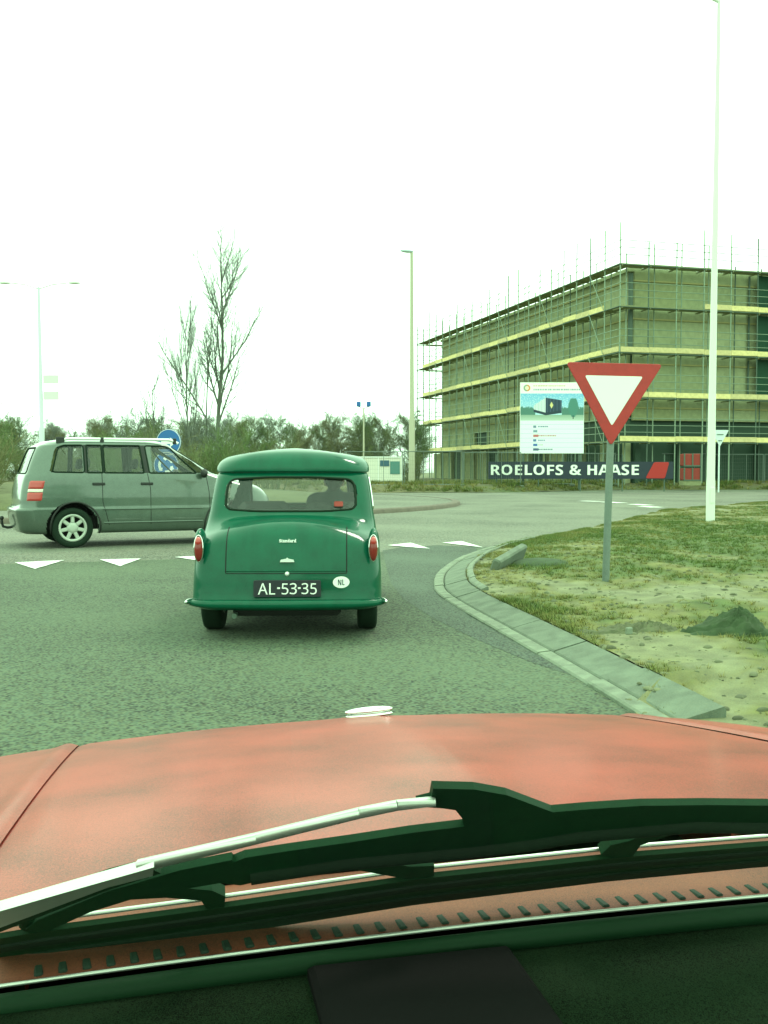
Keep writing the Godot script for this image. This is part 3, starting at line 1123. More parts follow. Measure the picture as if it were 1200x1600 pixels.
		ellipsoid(st, Vector3(s * 1.0, 1.20, -2.98), Vector3(0.11, 0.075, 0.06), Basis.IDENTITY, 14, 8)
		rod(st, Vector3(s * 0.86, 1.18, -3.0), Vector3(s * 0.95, 1.19, -2.98), 0.025)
		done(st, "wing_mirror", M.black, car)
		# wheels
		wheel(car, Vector3(s * 0.785, 0.325, -0.85), s, 0.325, 0.21, M.alloy, 7, 0.225)
		st = begin()
		for z in [-0.85, -3.53]:
			wheel_house(st, Vector3(s * 0.80, 0.335, z), s, 0.405, 0.30)
		done(st, "wheel_house", M.under, car)
		wheel(car, Vector3(s * 0.785, 0.325, -3.53), s, 0.325, 0.21, M.alloy, 7, 0.225)
		for z in [-0.85, -3.53]:
			st = begin()
			var arch: PackedVector3Array = []
			for k in 25:
				var a := lerpf(-0.25, PI + 0.25, k / 24.0)
				arch.append(side_pt(rows, 0.335 + 0.405 * sin(a), z + 0.405 * cos(a), s))
			tube(st, arch, PackedFloat32Array([0.016]), 6)
			done(st, "wheel_arch", M.black, car)
	window(car, back, func(q): return rear_pt(rows, q.y, q.x), Vector3(0, 0, -0.01), M.glass_tint, M.rubber, 0.012, "rear_window")
	window(car, screen, func(q): return front_pt(rows, q.y, q.x), Vector3(0, 0, 0.01), M.glass_tint, M.rubber, 0.012, "windscreen")
	var st2 := begin()
	box(st2, Vector3(0, 0.40, -2.2), Vector3(1.36, 0.22, 3.9))
	done(st2, "underbody", M.under, car)
	st2 = begin()
	var hook: PackedVector3Array = [Vector3(0, 0.33, -0.1), Vector3(0, 0.31, 0.06), Vector3(0, 0.33, 0.13), Vector3(0, 0.40, 0.15), Vector3(0, 0.45, 0.15)]
	tube(st2, hook, PackedFloat32Array([0.022]), 8)
	ellipsoid(st2, Vector3(0, 0.47, 0.15), Vector3.ONE * 0.035)
	done(st2, "tow_hook", M.black, car)
	for z in [-1.25, -2.20]:
		for x in [-0.38, 0.38]:
			st2 = begin()
			box(st2, Vector3(x, 0.92, z), Vector3(0.48, 0.66, 0.14), Basis(Vector3.RIGHT, -0.2), 0.05)
			box(st2, Vector3(x, 1.36, z + 0.10), Vector3(0.26, 0.18, 0.09), Basis(Vector3.RIGHT, -0.2), 0.03)
			box(st2, Vector3(x, 0.62, z - 0.26), Vector3(0.48, 0.14, 0.5), Basis.IDENTITY, 0.05)
			done(st2, "seat", M.seat, car)
	st2 = begin()
	box(st2, Vector3(0, 1.06, -3.15), Vector3(1.5, 0.2, 0.4), Basis.IDENTITY, 0.05)
	done(st2, "dashboard", M.black, car)

# ---------------------------------------------------------------- the car the photograph is taken from
func hood_y(x: float, z: float) -> float:
	var t := (-0.80 - z) / 1.0
	var y := 0.93 - 0.098 * t - 0.037 * t * t - lerpf(0.045, 0.085, clampf(t, 0, 1)) * x * x
	if t > 1.0:
		y -= 3.2 * (t - 1.0) * (t - 1.0)
	return y

func red_car() -> void:
	var psi := deg_to_rad(12.0)
	var car := thing("red_car", "faded red car whose bonnet, wiper and dashboard fill the foreground", "car", Vector3(0.35 * cos(psi), 0, -0.35 * sin(psi)), psi)
	# bonnet with a rolled nose
	var st := begin()
	grid(st, 60, 70, func(u, v):
		var x: float = lerpf(-0.511, 0.511, u)
		var z: float = -0.80 - 1.16 * v
		var edge := 1.0 - clampf(minf(u, 1.0 - u) / 0.02, 0.0, 1.0)
		return Vector3(x, hood_y(x, z) - 0.003 * edge * edge + 0.004 * exp(-pow(absf(x) / 0.05, 2)), z))
	for s in [-1.0, 1.0]:
		grid(st, 2, 50, func(u, v):
			var x: float = (0.506 + 0.012 * u) * s
			var z: float = -0.80 - 1.14 * v
			return Vector3(x, hood_y(x, z) - 0.0045, z), null, s < 0)
	done(st, "bonnet", M.red_paint, car)
	# front panel below the nose with grille bars
	st = begin()
	grid(st, 40, 16, func(u, v):
		var x: float = lerpf(-0.80, 0.80, u)
		var top := hood_y(x, -1.94)
		return Vector3(x, lerpf(0.28, top, v), -1.96 - 0.05 * sin(v * PI) + 0.12 * pow(absf(x) / 0.8, 4)), null, true)
	done(st, "front_panel", M.red_paint, car)
	st = begin()
	for k in 6:
		box(st, Vector3(0, 0.40 + 0.045 * k, -2.02), Vector3(0.7, 0.016, 0.02), Basis.IDENTITY, 0.004)
	done(st, "grille", M.chrome, car)
	for s in [-1.0, 1.0]:
		# wing with a raised shoulder
		st = begin()
		grid(st, 60, 60, func(u, v):
			var z: float = -0.70 - 1.24 * v
			var a: float = u
			var x: float = 0.5118 + 0.3082 * a
			var y: float = hood_y(x, z) + 0.005 * exp(-pow((a - 0.06) / 0.05, 2)) - 0.002 * exp(-pow(a / 0.02, 2)) - 0.045 * pow(a, 6)
			if a > 0.93:
				y -= (a - 0.93) * 8.0
			return Vector3(x * s, y, z), null, s < 0)
		var wing := done(st, "wing", M.red_paint, car)
		st = begin()
		lathe(st, PackedVector2Array([Vector2(0.10, -0.05), Vector2(0.10, 0.0), Vector2(0.06, 0.03), Vector2(0, 0.04)]), Vector3(s * 0.62, 0.60, -1.93), Vector3(0, 0, -1), 20)
		done(st, "headlight", M.chrome, wing)
		# door and rear side below the windows
		st = begin()
		var side: PackedVector2Array = [Vector2(-0.70, 0.30), Vector2(1.75, 0.30), Vector2(1.75, 0.88), Vector2(0.9, 0.91), Vector2(-0.70, 0.91)]
		slab(st, side, 0.05, Transform3D(Basis(Vector3(0, 0, 1), Vector3.UP, Vector3(-1, 0, 0)), Vector3(0.82 if s > 0 else -0.77, 0, 0)), 0.0)
		done(st, "door", M.red_paint, car)
		st = begin()
		rod(st, Vector3(s * 0.70, 0.92, -0.66), Vector3(s * 0.60, 1.43, -0.19), 0.028, 10)
		rod(st, Vector3(s * 0.72, 0.90, 0.95), Vector3(s * 0.60, 1.43, 0.80), 0.04, 10)
		done(st, "roof_pillar", M.red_paint, car)
		wheel(car, Vector3(s * 0.66, 0.29, -1.45), s, 0.29, 0.15, M.red_paint, 0, 0.18)
		wheel(car, Vector3(s * 0.66, 0.29, 0.95), s, 0.29, 0.15, M.red_paint, 0, 0.18)
	# scuttle with a row of drain slots
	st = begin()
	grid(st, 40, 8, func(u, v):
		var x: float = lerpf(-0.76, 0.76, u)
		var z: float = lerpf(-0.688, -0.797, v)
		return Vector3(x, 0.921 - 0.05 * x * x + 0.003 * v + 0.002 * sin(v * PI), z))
	var scuttle := done(st, "scuttle", M.shaded_red, car)
	for k in 40:
		st = begin()
		var x := -0.44 + 0.0157 * k
		box(st, Vector3(x, 0.9215 - 0.05 * x * x, -0.6995), Vector3(0.0060, 0.003, 0.0145), Basis(Vector3.UP, 0.12), 0.0012)
		done(st, "vent_slot", M.slot, scuttle)
	# chrome strip at the foot of the glass
	st = begin()
	var strip: PackedVector3Array = []
	for k in 31:
		var x := lerpf(-0.68, 0.68, k / 30.0)
		strip.append(Vector3(x, 0.9225 - 0.05 * x * x, -0.684))
	tube(st, strip, PackedFloat32Array([0.0014]), 10)
	done(st, "chrome_strip", M.silver, car)
	st = begin()
	var gasket: PackedVector3Array = []
	for k in 31:
		var x := lerpf(-0.68, 0.68, k / 30.0)
		gasket.append(Vector3(x, 0.914 - 0.05 * x * x, -0.674))
	tube(st, gasket, PackedFloat32Array([0.008]), 8)
	done(st, "windscreen_seal", M.rubber_grey, car)
	# windscreen leaning back at 48 degrees
	st = begin()
	grid(st, 12, 8, func(u, v):
		var x: float = lerpf(-0.68 + 0.09 * v, 0.68 - 0.09 * v, u)
		return Vector3(x, 0.925 - 0.05 * x * x + 0.49 * v, -0.681 + 0.46 * v))
	done(st, "windscreen", M.glass_screen, car)
	st = begin()
	rod(st, Vector3(-0.60, 1.42, -0.20), Vector3(0.60, 1.42, -0.20), 0.03, 10)
	done(st, "windscreen_header", M.red_paint, car)
	st = begin()
	grid(st, 16, 20, func(u, v):
		var x: float = lerpf(-0.63, 0.63, u)
		return Vector3(x, 1.465 - 0.09 * x * x * (1.0 + absf(x)), lerpf(0.86, -0.22, v)))
	grid(st, 16, 20, func(u, v):
		var x: float = lerpf(-0.63, 0.63, u)
		return Vector3(x, 1.435 - 0.09 * x * x * (1.0 + absf(x)), lerpf(0.86, -0.22, v)), null, true)
	done(st, "roof", M.red_paint, car)
	# nose badge
	st = begin()
	var by := hood_y(0, -1.80)
	ellipsoid(st, Vector3(0.004, by + 0.0135, -1.80), Vector3(0.046, 0.006, 0.014), Basis(Vector3.FORWARD, -0.05), 20, 10)
	var badge := done(st, "bonnet_badge", M.chrome, car)
	st = begin()
	ellipsoid(st, Vector3(0.004, by + 0.0065, -1.795), Vector3(0.045, 0.0045, 0.013), Basis(Vector3.FORWARD, -0.05), 20, 10)
	done(st, "badge_foot", M.chrome, badge)
	# dashboard
	st = begin()
	grid(st, 30, 24, func(u, v):
		var x: float = lerpf(-0.70, 0.70, u)
		var y: float
		var z: float
		if v < 0.5:
			var t: float = v * 2.0
			z = lerpf(-0.672, -0.50, t)
			y = lerpf(0.908, 0.888, t) + 0.008 * sin(t * PI)
		else:
			var t: float = (v - 0.5) * 2.0
			z = -0.50 + 0.03 * sin(t * PI * 0.5)
			y = 0.888 - 0.30 * t
		return Vector3(x, y - 0.03 * x * x, z), null, true)
	var dash := done(st, "dashboard", M.dash, car)
	st = begin()
	slab(st, PackedVector2Array([Vector2(-0.262, -0.664), Vector2(-0.118, -0.664), Vector2(-0.118, -0.52), Vector2(-0.262, -0.52)]), 0.03, Transform3D(Basis(Vector3.RIGHT, Vector3(0, 0, 1), Vector3(0, 1, 0)), Vector3(0, 0.886, 0)), 0.004)
	done(st, "instrument_cover", M.dash_pad, dash)
	st = begin()
	tube(st, PackedVector3Array([Vector3(-0.17, 0.893, -0.512), Vector3(0.0, 0.893, -0.512), Vector3(0.3, 0.890, -0.512), Vector3(0.68, 0.876, -0.512)]), PackedFloat32Array([0.0025]), 6)
	done(st, "dashboard_trim", M.rubber_grey, dash)
	st = begin()
	box(st, Vector3(0, 0.30, 0.4), Vector3(1.5, 0.06, 2.4))
	box(st, Vector3(0, 0.45, -1.3), Vector3(1.06, 0.3, 1.1))
	done(st, "underbody", M.under, car)
	wiper(car)

func wiper(car: Node3D) -> void:
	# everything lies on the plane of the glass: x across, y up the glass, z out of it
	var al := deg_to_rad(42.0)
	var pl := Transform3D(Basis(Vector3.RIGHT, Vector3(0, cos(al), sin(al)), Vector3(0, sin(al), -cos(al))), Vector3(0, 0.93, -0.71))
	# a right-handed frame that looks out from inside: mirror is avoided by building towards -z
	pl.basis.z = pl.basis.x.cross(pl.basis.y)
	var wp := Node3D.new()
	put(wp, "wiper", car)
	wp.transform = pl
	var bridge: PackedVector2Array = [
		Vector2(-0.447, 0.022), Vector2(-0.438, 0.035), Vector2(-0.392, 0.0676), Vector2(-0.379, 0.0733), Vector2(-0.346, 0.0887), Vector2(-0.3134, 0.0969), Vector2(-0.312, 0.0935), Vector2(-0.305, 0.0985), Vector2(-0.2774, 0.103), Vector2(-0.236, 0.1084), Vector2(-0.198, 0.1145), Vector2(-0.1621, 0.1177),
		Vector2(-0.1660, 0.1290), Vector2(-0.1725, 0.1400), Vector2(-0.1816, 0.1435), Vector2(-0.1990, 0.1480), Vector2(-0.2000, 0.1520), Vector2(-0.1915, 0.1550), Vector2(-0.1926, 0.1690), Vector2(-0.1648, 0.1644), Vector2(-0.1413, 0.1546), Vector2(-0.1203, 0.14), Vector2(-0.1028, 0.1278),
		Vector2(-0.0765, 0.1284), Vector2(-0.039, 0.1276), Vector2(0.0111, 0.1219), Vector2(0.0641, 0.114), Vector2(0.11, 0.098), Vector2(0.15, 0.070), Vector2(0.155, 0.055), Vector2(0.13, 0.062),
		Vector2(0.0805, 0.0771), Vector2(0.0514, 0.0842), Vector2(0.014, 0.0887), Vector2(-0.0204, 0.0873), Vector2(-0.0741, 0.0881), Vector2(-0.1101, 0.081), Vector2(-0.1558, 0.0773), Vector2(-0.2013, 0.0784), Vector2(-0.2364, 0.0761), Vector2(-0.2729, 0.0715), Vector2(-0.2952, 0.0635), Vector2(-0.3065, 0.0601), Vector2(-0.3194, 0.0661), Vector2(-0.3466, 0.061), Vector2(-0.3673, 0.0584), Vector2(-0.405, 0.0395), Vector2(-0.4356, 0.0147)]
	var st := begin()
	slab(st, bridge, 0.0055, Transform3D(Basis.IDENTITY, Vector3(0, 0, -0.002)), 0.0018)
	var br := done(st, "wiper_bridge", M.wiper_black, wp)
	# darker underside flange, a little lower and behind
	st = begin()
	for run in [[Vector2(-0.30, 0.070), Vector2(-0.2364, 0.0795), Vector2(-0.1558, 0.0815), Vector2(-0.1101, 0.085), Vector2(-0.0741, 0.0915), Vector2(0.014, 0.0925), Vector2(0.0805, 0.081)]]:
		var line: PackedVector3Array = []
		for q in run:
			line.append(Vector3(q.x, q.y, 0.002))
		tube(st, line, PackedFloat32Array([0.0065]), 8)
	done(st, "bridge_flange", M.rubber, br)
	var claws := [
		[Vector2(-0.375, 0.070), Vector2(-0.340, 0.0575), Vector2(-0.325, 0.052), Vector2(-0.3157, 0.041), Vector2(-0.316, 0.0245), Vector2(-0.328, 0.0245), Vector2(-0.332, 0.038), Vector2(-0.355, 0.047), Vector2(-0.395, 0.050)],
		[Vector2(-0.275, 0.0785), Vector2(-0.228, 0.0805), Vector2(-0.1897, 0.0625), Vector2(-0.172, 0.0605), Vector2(-0.1695, 0.0445), Vector2(-0.188, 0.0435), Vector2(-0.200, 0.0495), Vector2(-0.2261, 0.0633), Vector2(-0.262, 0.0690)],
		[Vector2(-0.046, 0.0560), Vector2(-0.0425, 0.0695), Vector2(-0.0300, 0.0735), Vector2(0.0006, 0.0975), Vector2(0.0293, 0.101), Vector2(0.0393, 0.0887), Vector2(0.007, 0.0805), Vector2(-0.0179, 0.0655), Vector2(-0.0185, 0.0500), Vector2(-0.0320, 0.0485)],
		[Vector2(-0.4500, 0.030), Vector2(-0.436, 0.034), Vector2(-0.428, 0.024), Vector2(-0.430, 0.011), Vector2(-0.446, 0.009), Vector2(-0.452, 0.018)]]
	for c in claws:
		st = begin()
		slab(st, PackedVector2Array(c), 0.008, Transform3D(Basis.IDENTITY, Vector3(0, 0, -0.0065)), 0.0018)
		done(st, "wiper_claw", M.wiper_black, wp)
	var spine := [Vector2(-0.470, 0.0105), Vector2(-0.4459, 0.0149), Vector2(-0.3206, 0.0274), Vector2(-0.1781, 0.0455), Vector2(-0.0285, 0.0520), Vector2(0.0926, 0.0501), Vector2(0.15, 0.047)]
	var line2: PackedVector3Array = []
	for q in spine:
		line2.append(Vector3(q.x, q.y, -0.005))
	st = begin()
	tube(st, line2, PackedFloat32Array([0.0017]), 8)
	done(st, "blade_spine", M.silver, wp)
	# rubber, its shadow drawn in too: three lengths of decreasing height below the spine
	var lows := [[0.0022, 0.011, 0.004, M.rubber_grey], [0.0125, 0.019, 0.0065, M.rubber], [0.0195, 0.030, 0.003, M.rubber_grey], [0.0305, 0.042, 0.006, M.rubber]]
	for l in lows:
		st = begin()
		for i in spine.size() - 1:
			var f0: float = clampf(1.15 - (spine[i].x + 0.45) * 0.55, 0.7, 1.2)
			var f1: float = clampf(1.15 - (spine[i + 1].x + 0.45) * 0.55, 0.7, 1.2)
			var p: PackedVector2Array = [spine[i] - Vector2(-0.02, l[0]) * f0, spine[i] - Vector2(-0.02, l[1]) * f0, spine[i + 1] - Vector2(-0.02, l[1]) * f1, spine[i + 1] - Vector2(-0.02, l[0]) * f1]
			p[0].x = spine[i].x
			p[1].x = spine[i].x
			p[2].x = spine[i + 1].x
			p[3].x = spine[i + 1].x
			slab(st, p, l[2], Transform3D(Basis.IDENTITY, Vector3(0, 0, -l[2] * 0.5)))
		done(st, "rubber_shadow_strip", l[3], wp)
	# arm: thin flat bar crimped into a wide tapering channel
	st = begin()
	var bar := [[-0.372, 0.1035, 0.0058], [-0.2993, 0.1278, 0.0052], [-0.2368, 0.1502, 0.005], [-0.2139, 0.1562, 0.0048], [-0.190, 0.1580, 0.0045]]
	for i in bar.size() - 1:
		var a := Vector3(bar[i][0], bar[i][1], 0.006)
		var b := Vector3(bar[i + 1][0], bar[i + 1][1], 0.006)
		rod(st, a, b, bar[i][2] * 0.8, 4, bar[i + 1][2] * 0.8)
	done(st, "wiper_arm_bar", M.silver, wp)
	st = begin()
	slab(st, PackedVector2Array([Vector2(-0.50, 0.026), Vector2(-0.4614, 0.0440), Vector2(-0.3904, 0.0885), Vector2(-0.363, 0.0990), Vector2(-0.362, 0.1105), Vector2(-0.4099, 0.0895), Vector2(-0.4582, 0.0680), Vector2(-0.52, 0.038)]), 0.007, Transform3D(Basis.IDENTITY, Vector3(0, 0, 0.004)), 0.002)
	var arm := done(st, "wiper_arm", M.silver, wp)
	st = begin()
	slab(st, PackedVector2Array([Vector2(-0.50, 0.010), Vector2(-0.4614, 0.0300), Vector2(-0.3904, 0.0770), Vector2(-0.358, 0.0935), Vector2(-0.362, 0.0985), Vector2(-0.3904, 0.0880), Vector2(-0.4614, 0.0435), Vector2(-0.50, 0.0255)]), 0.009, Transform3D(Basis.IDENTITY, Vector3(0, 0, -0.002)), 0.002)
	done(st, "arm_underside", M.rubber_grey, arm)

# ---------------------------------------------------------------- ground, roads, kerb, verge
const CENTRE := Vector2(-12.0, -38.0)
var edge_pts: PackedVector2Array
const MIDDLE := Vector2(26.0, -16.0)

func edge_normal(i: int) -> Vector2:
	var t := (edge_pts[mini(i + 1, edge_pts.size() - 1)] - edge_pts[maxi(i - 1, 0)]).normalized()
	return Vector2(-t.y, t.x)

func verge_y(x: float, z: float) -> float:
	return 0.12 + 0.07 * noise.get_noise_2d(x * 9.0, z * 9.0) + 0.035 * noise_b.get_noise_2d(x * 40.0, z * 40.0) + 0.03 * noise_b.get_noise_2d(x * 110.0 + 50.0, z * 110.0)

func grassiness(x: float, z: float) -> float:
	var g := 0.5 + 0.85 * noise.get_noise_2d(x * 16.0 + 300.0, z * 9.0) + 0.55 * noise_b.get_noise_2d(x * 45.0, z * 30.0 + 90.0)
	# trodden soil where the kerb disappears
	g -= 0.5 * smoothstep(-7.0, -5.2, z) * smoothstep(2.3, 1.5, x)
	# worn, sandy middle of the verge
	g -= 0.55 * exp(-pow((z + 9.3) / 1.9, 2) - pow((x - 4.2) / 2.4, 2))
	g += 0.35 * exp(-pow((z + 16.0) / 6.0, 2) - pow((x - 6.0) / 5.0, 2))
	return g

func verge_point(i: float, r: float) -> Vector3:
	var k := clampi(int(i), 0, edge_pts.size() - 2)
	var t := i - k
	var o := lerpf(0.37, -0.05, smoothstep(-5.7, -4.8, edge_pts[k].y + noise_b.get_noise_1d(edge_pts[k].y * 60.0) * 0.4))
	var e := (edge_pts[k] + edge_normal(k) * o).lerp(edge_pts[k + 1] + edge_normal(k + 1) * o, t)
	var q := e.lerp(MIDDLE, r)
	var up := clampf(r * 18.0, 0.0, 1.0)
	return Vector3(q.x, lerpf(0.085 if o > 0.36 else lerpf(0.02, 0.10, clampf(o / 0.36, 0.0, 1.0)), verge_y(q.x, q.y), up), q.y)

func verge_colour(x: float, z: float) -> Color:
	var g := grassiness(x, z)
	var d := 0.5 + 0.9 * noise_b.get_noise_2d(x * 25.0 - 70.0, z * 25.0)
	var sand := Color(0.175, 0.180, 0.098)
	var straw := Color(0.150, 0.145, 0.044)
	var green := Color(0.075, 0.112, 0.03)
	var c := sand.lerp(straw, smoothstep(0.05, 0.4, g))
	return c.lerp(green, smoothstep(0.35, 0.9, g + 0.25 * d))

func roads() -> void:
	structure(sheet(PackedVector2Array([Vector2(-450, 60), Vector2(450, 60), Vector2(450, -500), Vector2(-450, -500)]), -0.06, "ground", M.ground))
	structure(sheet(PackedVector2Array([Vector2(-70, 26), Vector2(45, 26), Vector2(45, -68), Vector2(-70, -68)]), 0.0, "roundabout_road", M.asphalt_smooth))
	var near: PackedVector2Array = [Vector2(-16, 24), Vector2(6, 24), Vector2(6, -14.5)]
	for k in 24:
		var a := deg_to_rad(lerpf(51.0, 105.0, k / 23.0))
		near.append(CENTRE + Vector2(cos(a), sin(a)) * 25.6)
	near.append(Vector2(-18.6, -10))
	structure(sheet(near, 0.004, "approach_road", M.asphalt))
	structure(sheet(PackedVector2Array([Vector2(-0.02, -15.6), Vector2(0.25, -16.2), Vector2(0.9, -16.7), Vector2(1.5, -16.3), Vector2(1.42, -15.3), Vector2(0.93, -13.5), Vector2(0.64, -11.86), Vector2(0.55, -10.6), Vector2(0.59, -9.78), Vector2(0.74, -8.69), Vector2(0.96, -7.37), Vector2(1.17, -6.0), Vector2(0.95, -6.5), Vector2(0.70, -7.3), Vector2(0.42, -8.4), Vector2(0.20, -9.6), Vector2(0.08, -11.0), Vector2(0.03, -13.0)]), 0.0055, "asphalt_patch", M.asphalt_dark))
	# give way triangles
	for t in [[Vector2(-4.98, -13.5), Vector2(-4.42, -13.85), Vector2(-4.40, -12.62)], [Vector2(-3.96, -13.95), Vector2(-3.42, -14.1), Vector2(-3.42, -12.98)], [Vector2(-3.0, -14.35), Vector2(-2.4, -14.75), Vector2(-2.4, -13.6)], [Vector2(-2.0, -15.0), Vector2(-1.4, -15.4), Vector2(-1.4, -14.2)], [Vector2(0.06, -16.62), Vector2(0.46, -17.2), Vector2(0.73, -15.9)], [Vector2(1.0, -17.2), Vector2(1.36, -17.6), Vector2(1.60, -16.15)]]:
		structure(sheet(PackedVector2Array(t), 0.012, "give_way_marking", M.marking))
	for t in [[945, 783], [970, 784.5]]:
		pass
	var dashes := [[8.1, -41.2, 8.7, -40.4], [8.75, -39.9, 9.15, -38.5], [9.2, -37.2, 9.5, -36.0], [9.0, -34.9, 9.25, -33.9]]
	for d in dashes:
		var a := Vector2(d[0], d[1])
		var b := Vector2(d[2], d[3])
		var nn := (b - a).orthogonal().normalized() * 0.26
		structure(sheet(PackedVector2Array([a - nn, a + nn, b + nn, b - nn]), 0.005, "block_marking", M.marking))
	# central island: brown kerb, paved apron, planted middle
	var island := Node3D.new()
	put(island, "roundabout_island")
	structure(island)
	island.position = Vector3(CENTRE.x, 0, CENTRE.y)
	var st := begin()
	lathe(st, PackedVector2Array([Vector2(14.85, -0.05), Vector2(14.84, 0.10), Vector2(14.78, 0.13), Vector2(14.55, 0.135)]), Vector3.ZERO, Vector3.UP, 96)
	done(st, "kerb_ring", M.kerb_brown, island)
	st = begin()
	lathe(st, PackedVector2Array([Vector2(14.549, 0.128), Vector2(11.0, 0.16)]), Vector3.ZERO, Vector3.UP, 96)
	done(st, "apron", M.asphalt_smooth, island)
	st = begin()
	lathe(st, PackedVector2Array([Vector2(11.0, 0.12), Vector2(10.9, 0.25), Vector2(8.0, 0.5), Vector2(4.0, 0.7), Vector2(0.0, 0.75)]), Vector3.ZERO, Vector3.UP, 64)
	done(st, "planted_mound", M.ground, island)

func kerb_and_verge() -> void:
	edge_pts = curve_pts(PackedVector2Array([Vector2(1.95, 3.0), Vector2(1.6, -1.5), Vector2(1.36, -4.4), Vector2(1.15, -6.0), Vector2(0.94, -7.37), Vector2(0.72, -8.69), Vector2(0.57, -9.78), Vector2(0.53, -10.6), Vector2(0.62, -11.86), Vector2(0.90, -13.5), Vector2(1.38, -15.3), Vector2(2.07, -17.0), Vector2(3.1, -19.0), Vector2(4.9, -22.8), Vector2(6.9, -27.4), Vector2(8.4, -30.6), Vector2(10.6, -33.2), Vector2(15.0, -38.8), Vector2(24.0, -47.0)]), 0.245)
	var kerb := Node3D.new()
	put(kerb, "kerb")
	structure(kerb)
	rng.seed = 41
	var last := mini(edge_pts.size() - 5, 100)
	for i in range(0, last, 4):
		var dy := rng.randf_range(-0.006, 0.008)
		var jog := rng.randf_range(-0.008, 0.008)
		if edge_pts[i].y > -4.5:
			continue
		for part in 3:
			if part == 2 and (edge_pts[i].y > -9.0 or edge_pts[i].y < -17.0):
				continue
			var st := begin()
			st.set_smooth_group(-1)
			var o0: float = [0.0, 0.118, 0.368][part] + jog
			var o1: float = [0.108, 0.360, 0.440][part] + jog
			var h0: float = [0.022, 0.030, 0.105][part] + dy
			var h1: float = [0.030, 0.090, 0.125][part] + dy
			var rings := []
			for k in 5:
				var j := i + k
				var t := edge_pts[mini(j + 1, edge_pts.size() - 1)] - edge_pts[maxi(j - 1, 0)]
				var nrm := edge_normal(j)
				var c := edge_pts[j]
				if k == 0:
					c += t.normalized() * 0.003
				if k == 4:
					c -= t.normalized() * 0.003
				var a := c + nrm * o0
				var b := c + nrm * (o0 + 0.012)
				var d := c + nrm * (o1 - 0.012)
				var e := c + nrm * o1
				rings.append([Vector3(a.x, -0.05, a.y), Vector3(a.x, h0 - 0.010, a.y), Vector3(b.x, h0, b.y), Vector3(d.x, h1, d.y), Vector3(e.x, h1 - 0.010, e.y), Vector3(e.x, -0.05, e.y)])
			for k in 4:
				for q in 5:
					quad(st, rings[k][q], rings[k][q + 1], rings[k + 1][q + 1], rings[k + 1][q])
			for q in range(1, 5):
				tri(st, rings[0][0], rings[0][q + 1], rings[0][q])
				tri(st, rings[4][0], rings[4][q], rings[4][q + 1])
			done(st, ["gutter_stone", "kerb_stone", "edging_stone"][part], M.concrete if part == 1 else M.concrete_pale, kerb)
	# the verge itself
	var st2 := begin()
	st2.set_smooth_group(0)
	var nu := 330
	var nv := 120
	var pts: PackedVector3Array = []
	var cols: PackedColorArray = []
	for j in nv + 1:
		for i in nu + 1:
			var p := verge_point(float(i) / nu * (edge_pts.size() - 1.01), pow(float(j) / nv, 1.7))
			pts.append(p)
			cols.append(verge_colour(p.x, p.z))
	for j in nv:
		for i in nu:
			var k := j * (nu + 1) + i
			for q in [k, k + nu + 2, k + 1, k, k + nu + 1, k + nu + 2]:
				st2.set_color(cols[q])
				st2.add_vertex(pts[q])
	structure(done(st2, "grass_verge", M.soil))
	# short grass tufts
	tufts("verge_grass", 150000, func() -> Vector3:
		var i := rng.randf_range(8.0, edge_pts.size() - 2.0)
		var r := pow(rng.randf(), 1.8) * 0.85
		return verge_point(i, r), 0.042, "short patchy grass growing on the verge around the give way sign")

func tufts(called: String, n: int, spot: Callable, tall: float, label: String) -> void:
	var st := begin()
	st.set_smooth_group(-1)
	var r: RandomNumberGenerator = RandomNumberGenerator.new()
	r.seed = 9
	for k in 9:
		var a := r.randf() * TAU
		var d := Vector3(cos(a), 0, sin(a))
		var s := Vector3(-d.z, 0, d.x) * 0.075
		var b := d * r.randf_range(0.0, 0.5)
		tri(st, b - s, b + s, b + d * r.randf_range(0.3, 1.0) + Vector3(0, r.randf_range(0.6, 1.1), 0))
	var me := mesh_of(st)
	var mm := MultiMesh.new()
	mm.transform_format = MultiMesh.TRANSFORM_3D
	mm.use_colors = true
	mm.mesh = me
	var xs: Array[Transform3D] = []
	var cs: PackedColorArray = []
	rng.seed = 77
	for k in n:
		var p: Vector3 = spot.call()
		var g := grassiness(p.x, p.z)
		if g < 0.15 + 0.5 * rng.randf():
			continue
		var sz := tall * rng.randf_range(0.5, 1.25) * clampf(0.6 + 0.6 * g, 0.5, 1.3)
		xs.append(Transform3D(Basis(Vector3.UP, rng.randf() * TAU).scaled(Vector3(sz * 1.1, sz, sz * 1.1)), p - Vector3(0, 0.006, 0)))
		var c := Color(0.22, 0.19, 0.055).lerp(Color(0.08, 0.13, 0.024), clampf(g * 1.1 - 0.15 + rng.randf_range(-0.4, 0.4), 0, 1))
		cs.append(c * rng.randf_range(0.75, 1.25))
	mm.instance_count = xs.size()
	for k in xs.size():
		mm.set_instance_transform(k, xs[k])
		mm.set_instance_color(k, cs[k])
	var mi := MultiMeshInstance3D.new()
	mi.multimesh = mm
	mi.material_override = M.tuft
	put(mi, called)
	stuff(mi)
	tag(mi, label, "grass")

func far_edge(x: float) -> float:
	if x < 5.0:
		return -56.3
	return -56.3 - 8.0 * smoothstep(5.0, 17.0, x)

func far_y(x: float, z: float) -> float:
	var d := far_edge(x) - z
	return clampf(d * 0.16, -0.03, 0.42) + 0.10 * noise.get_noise_2d(x * 7.0, z * 7.0)

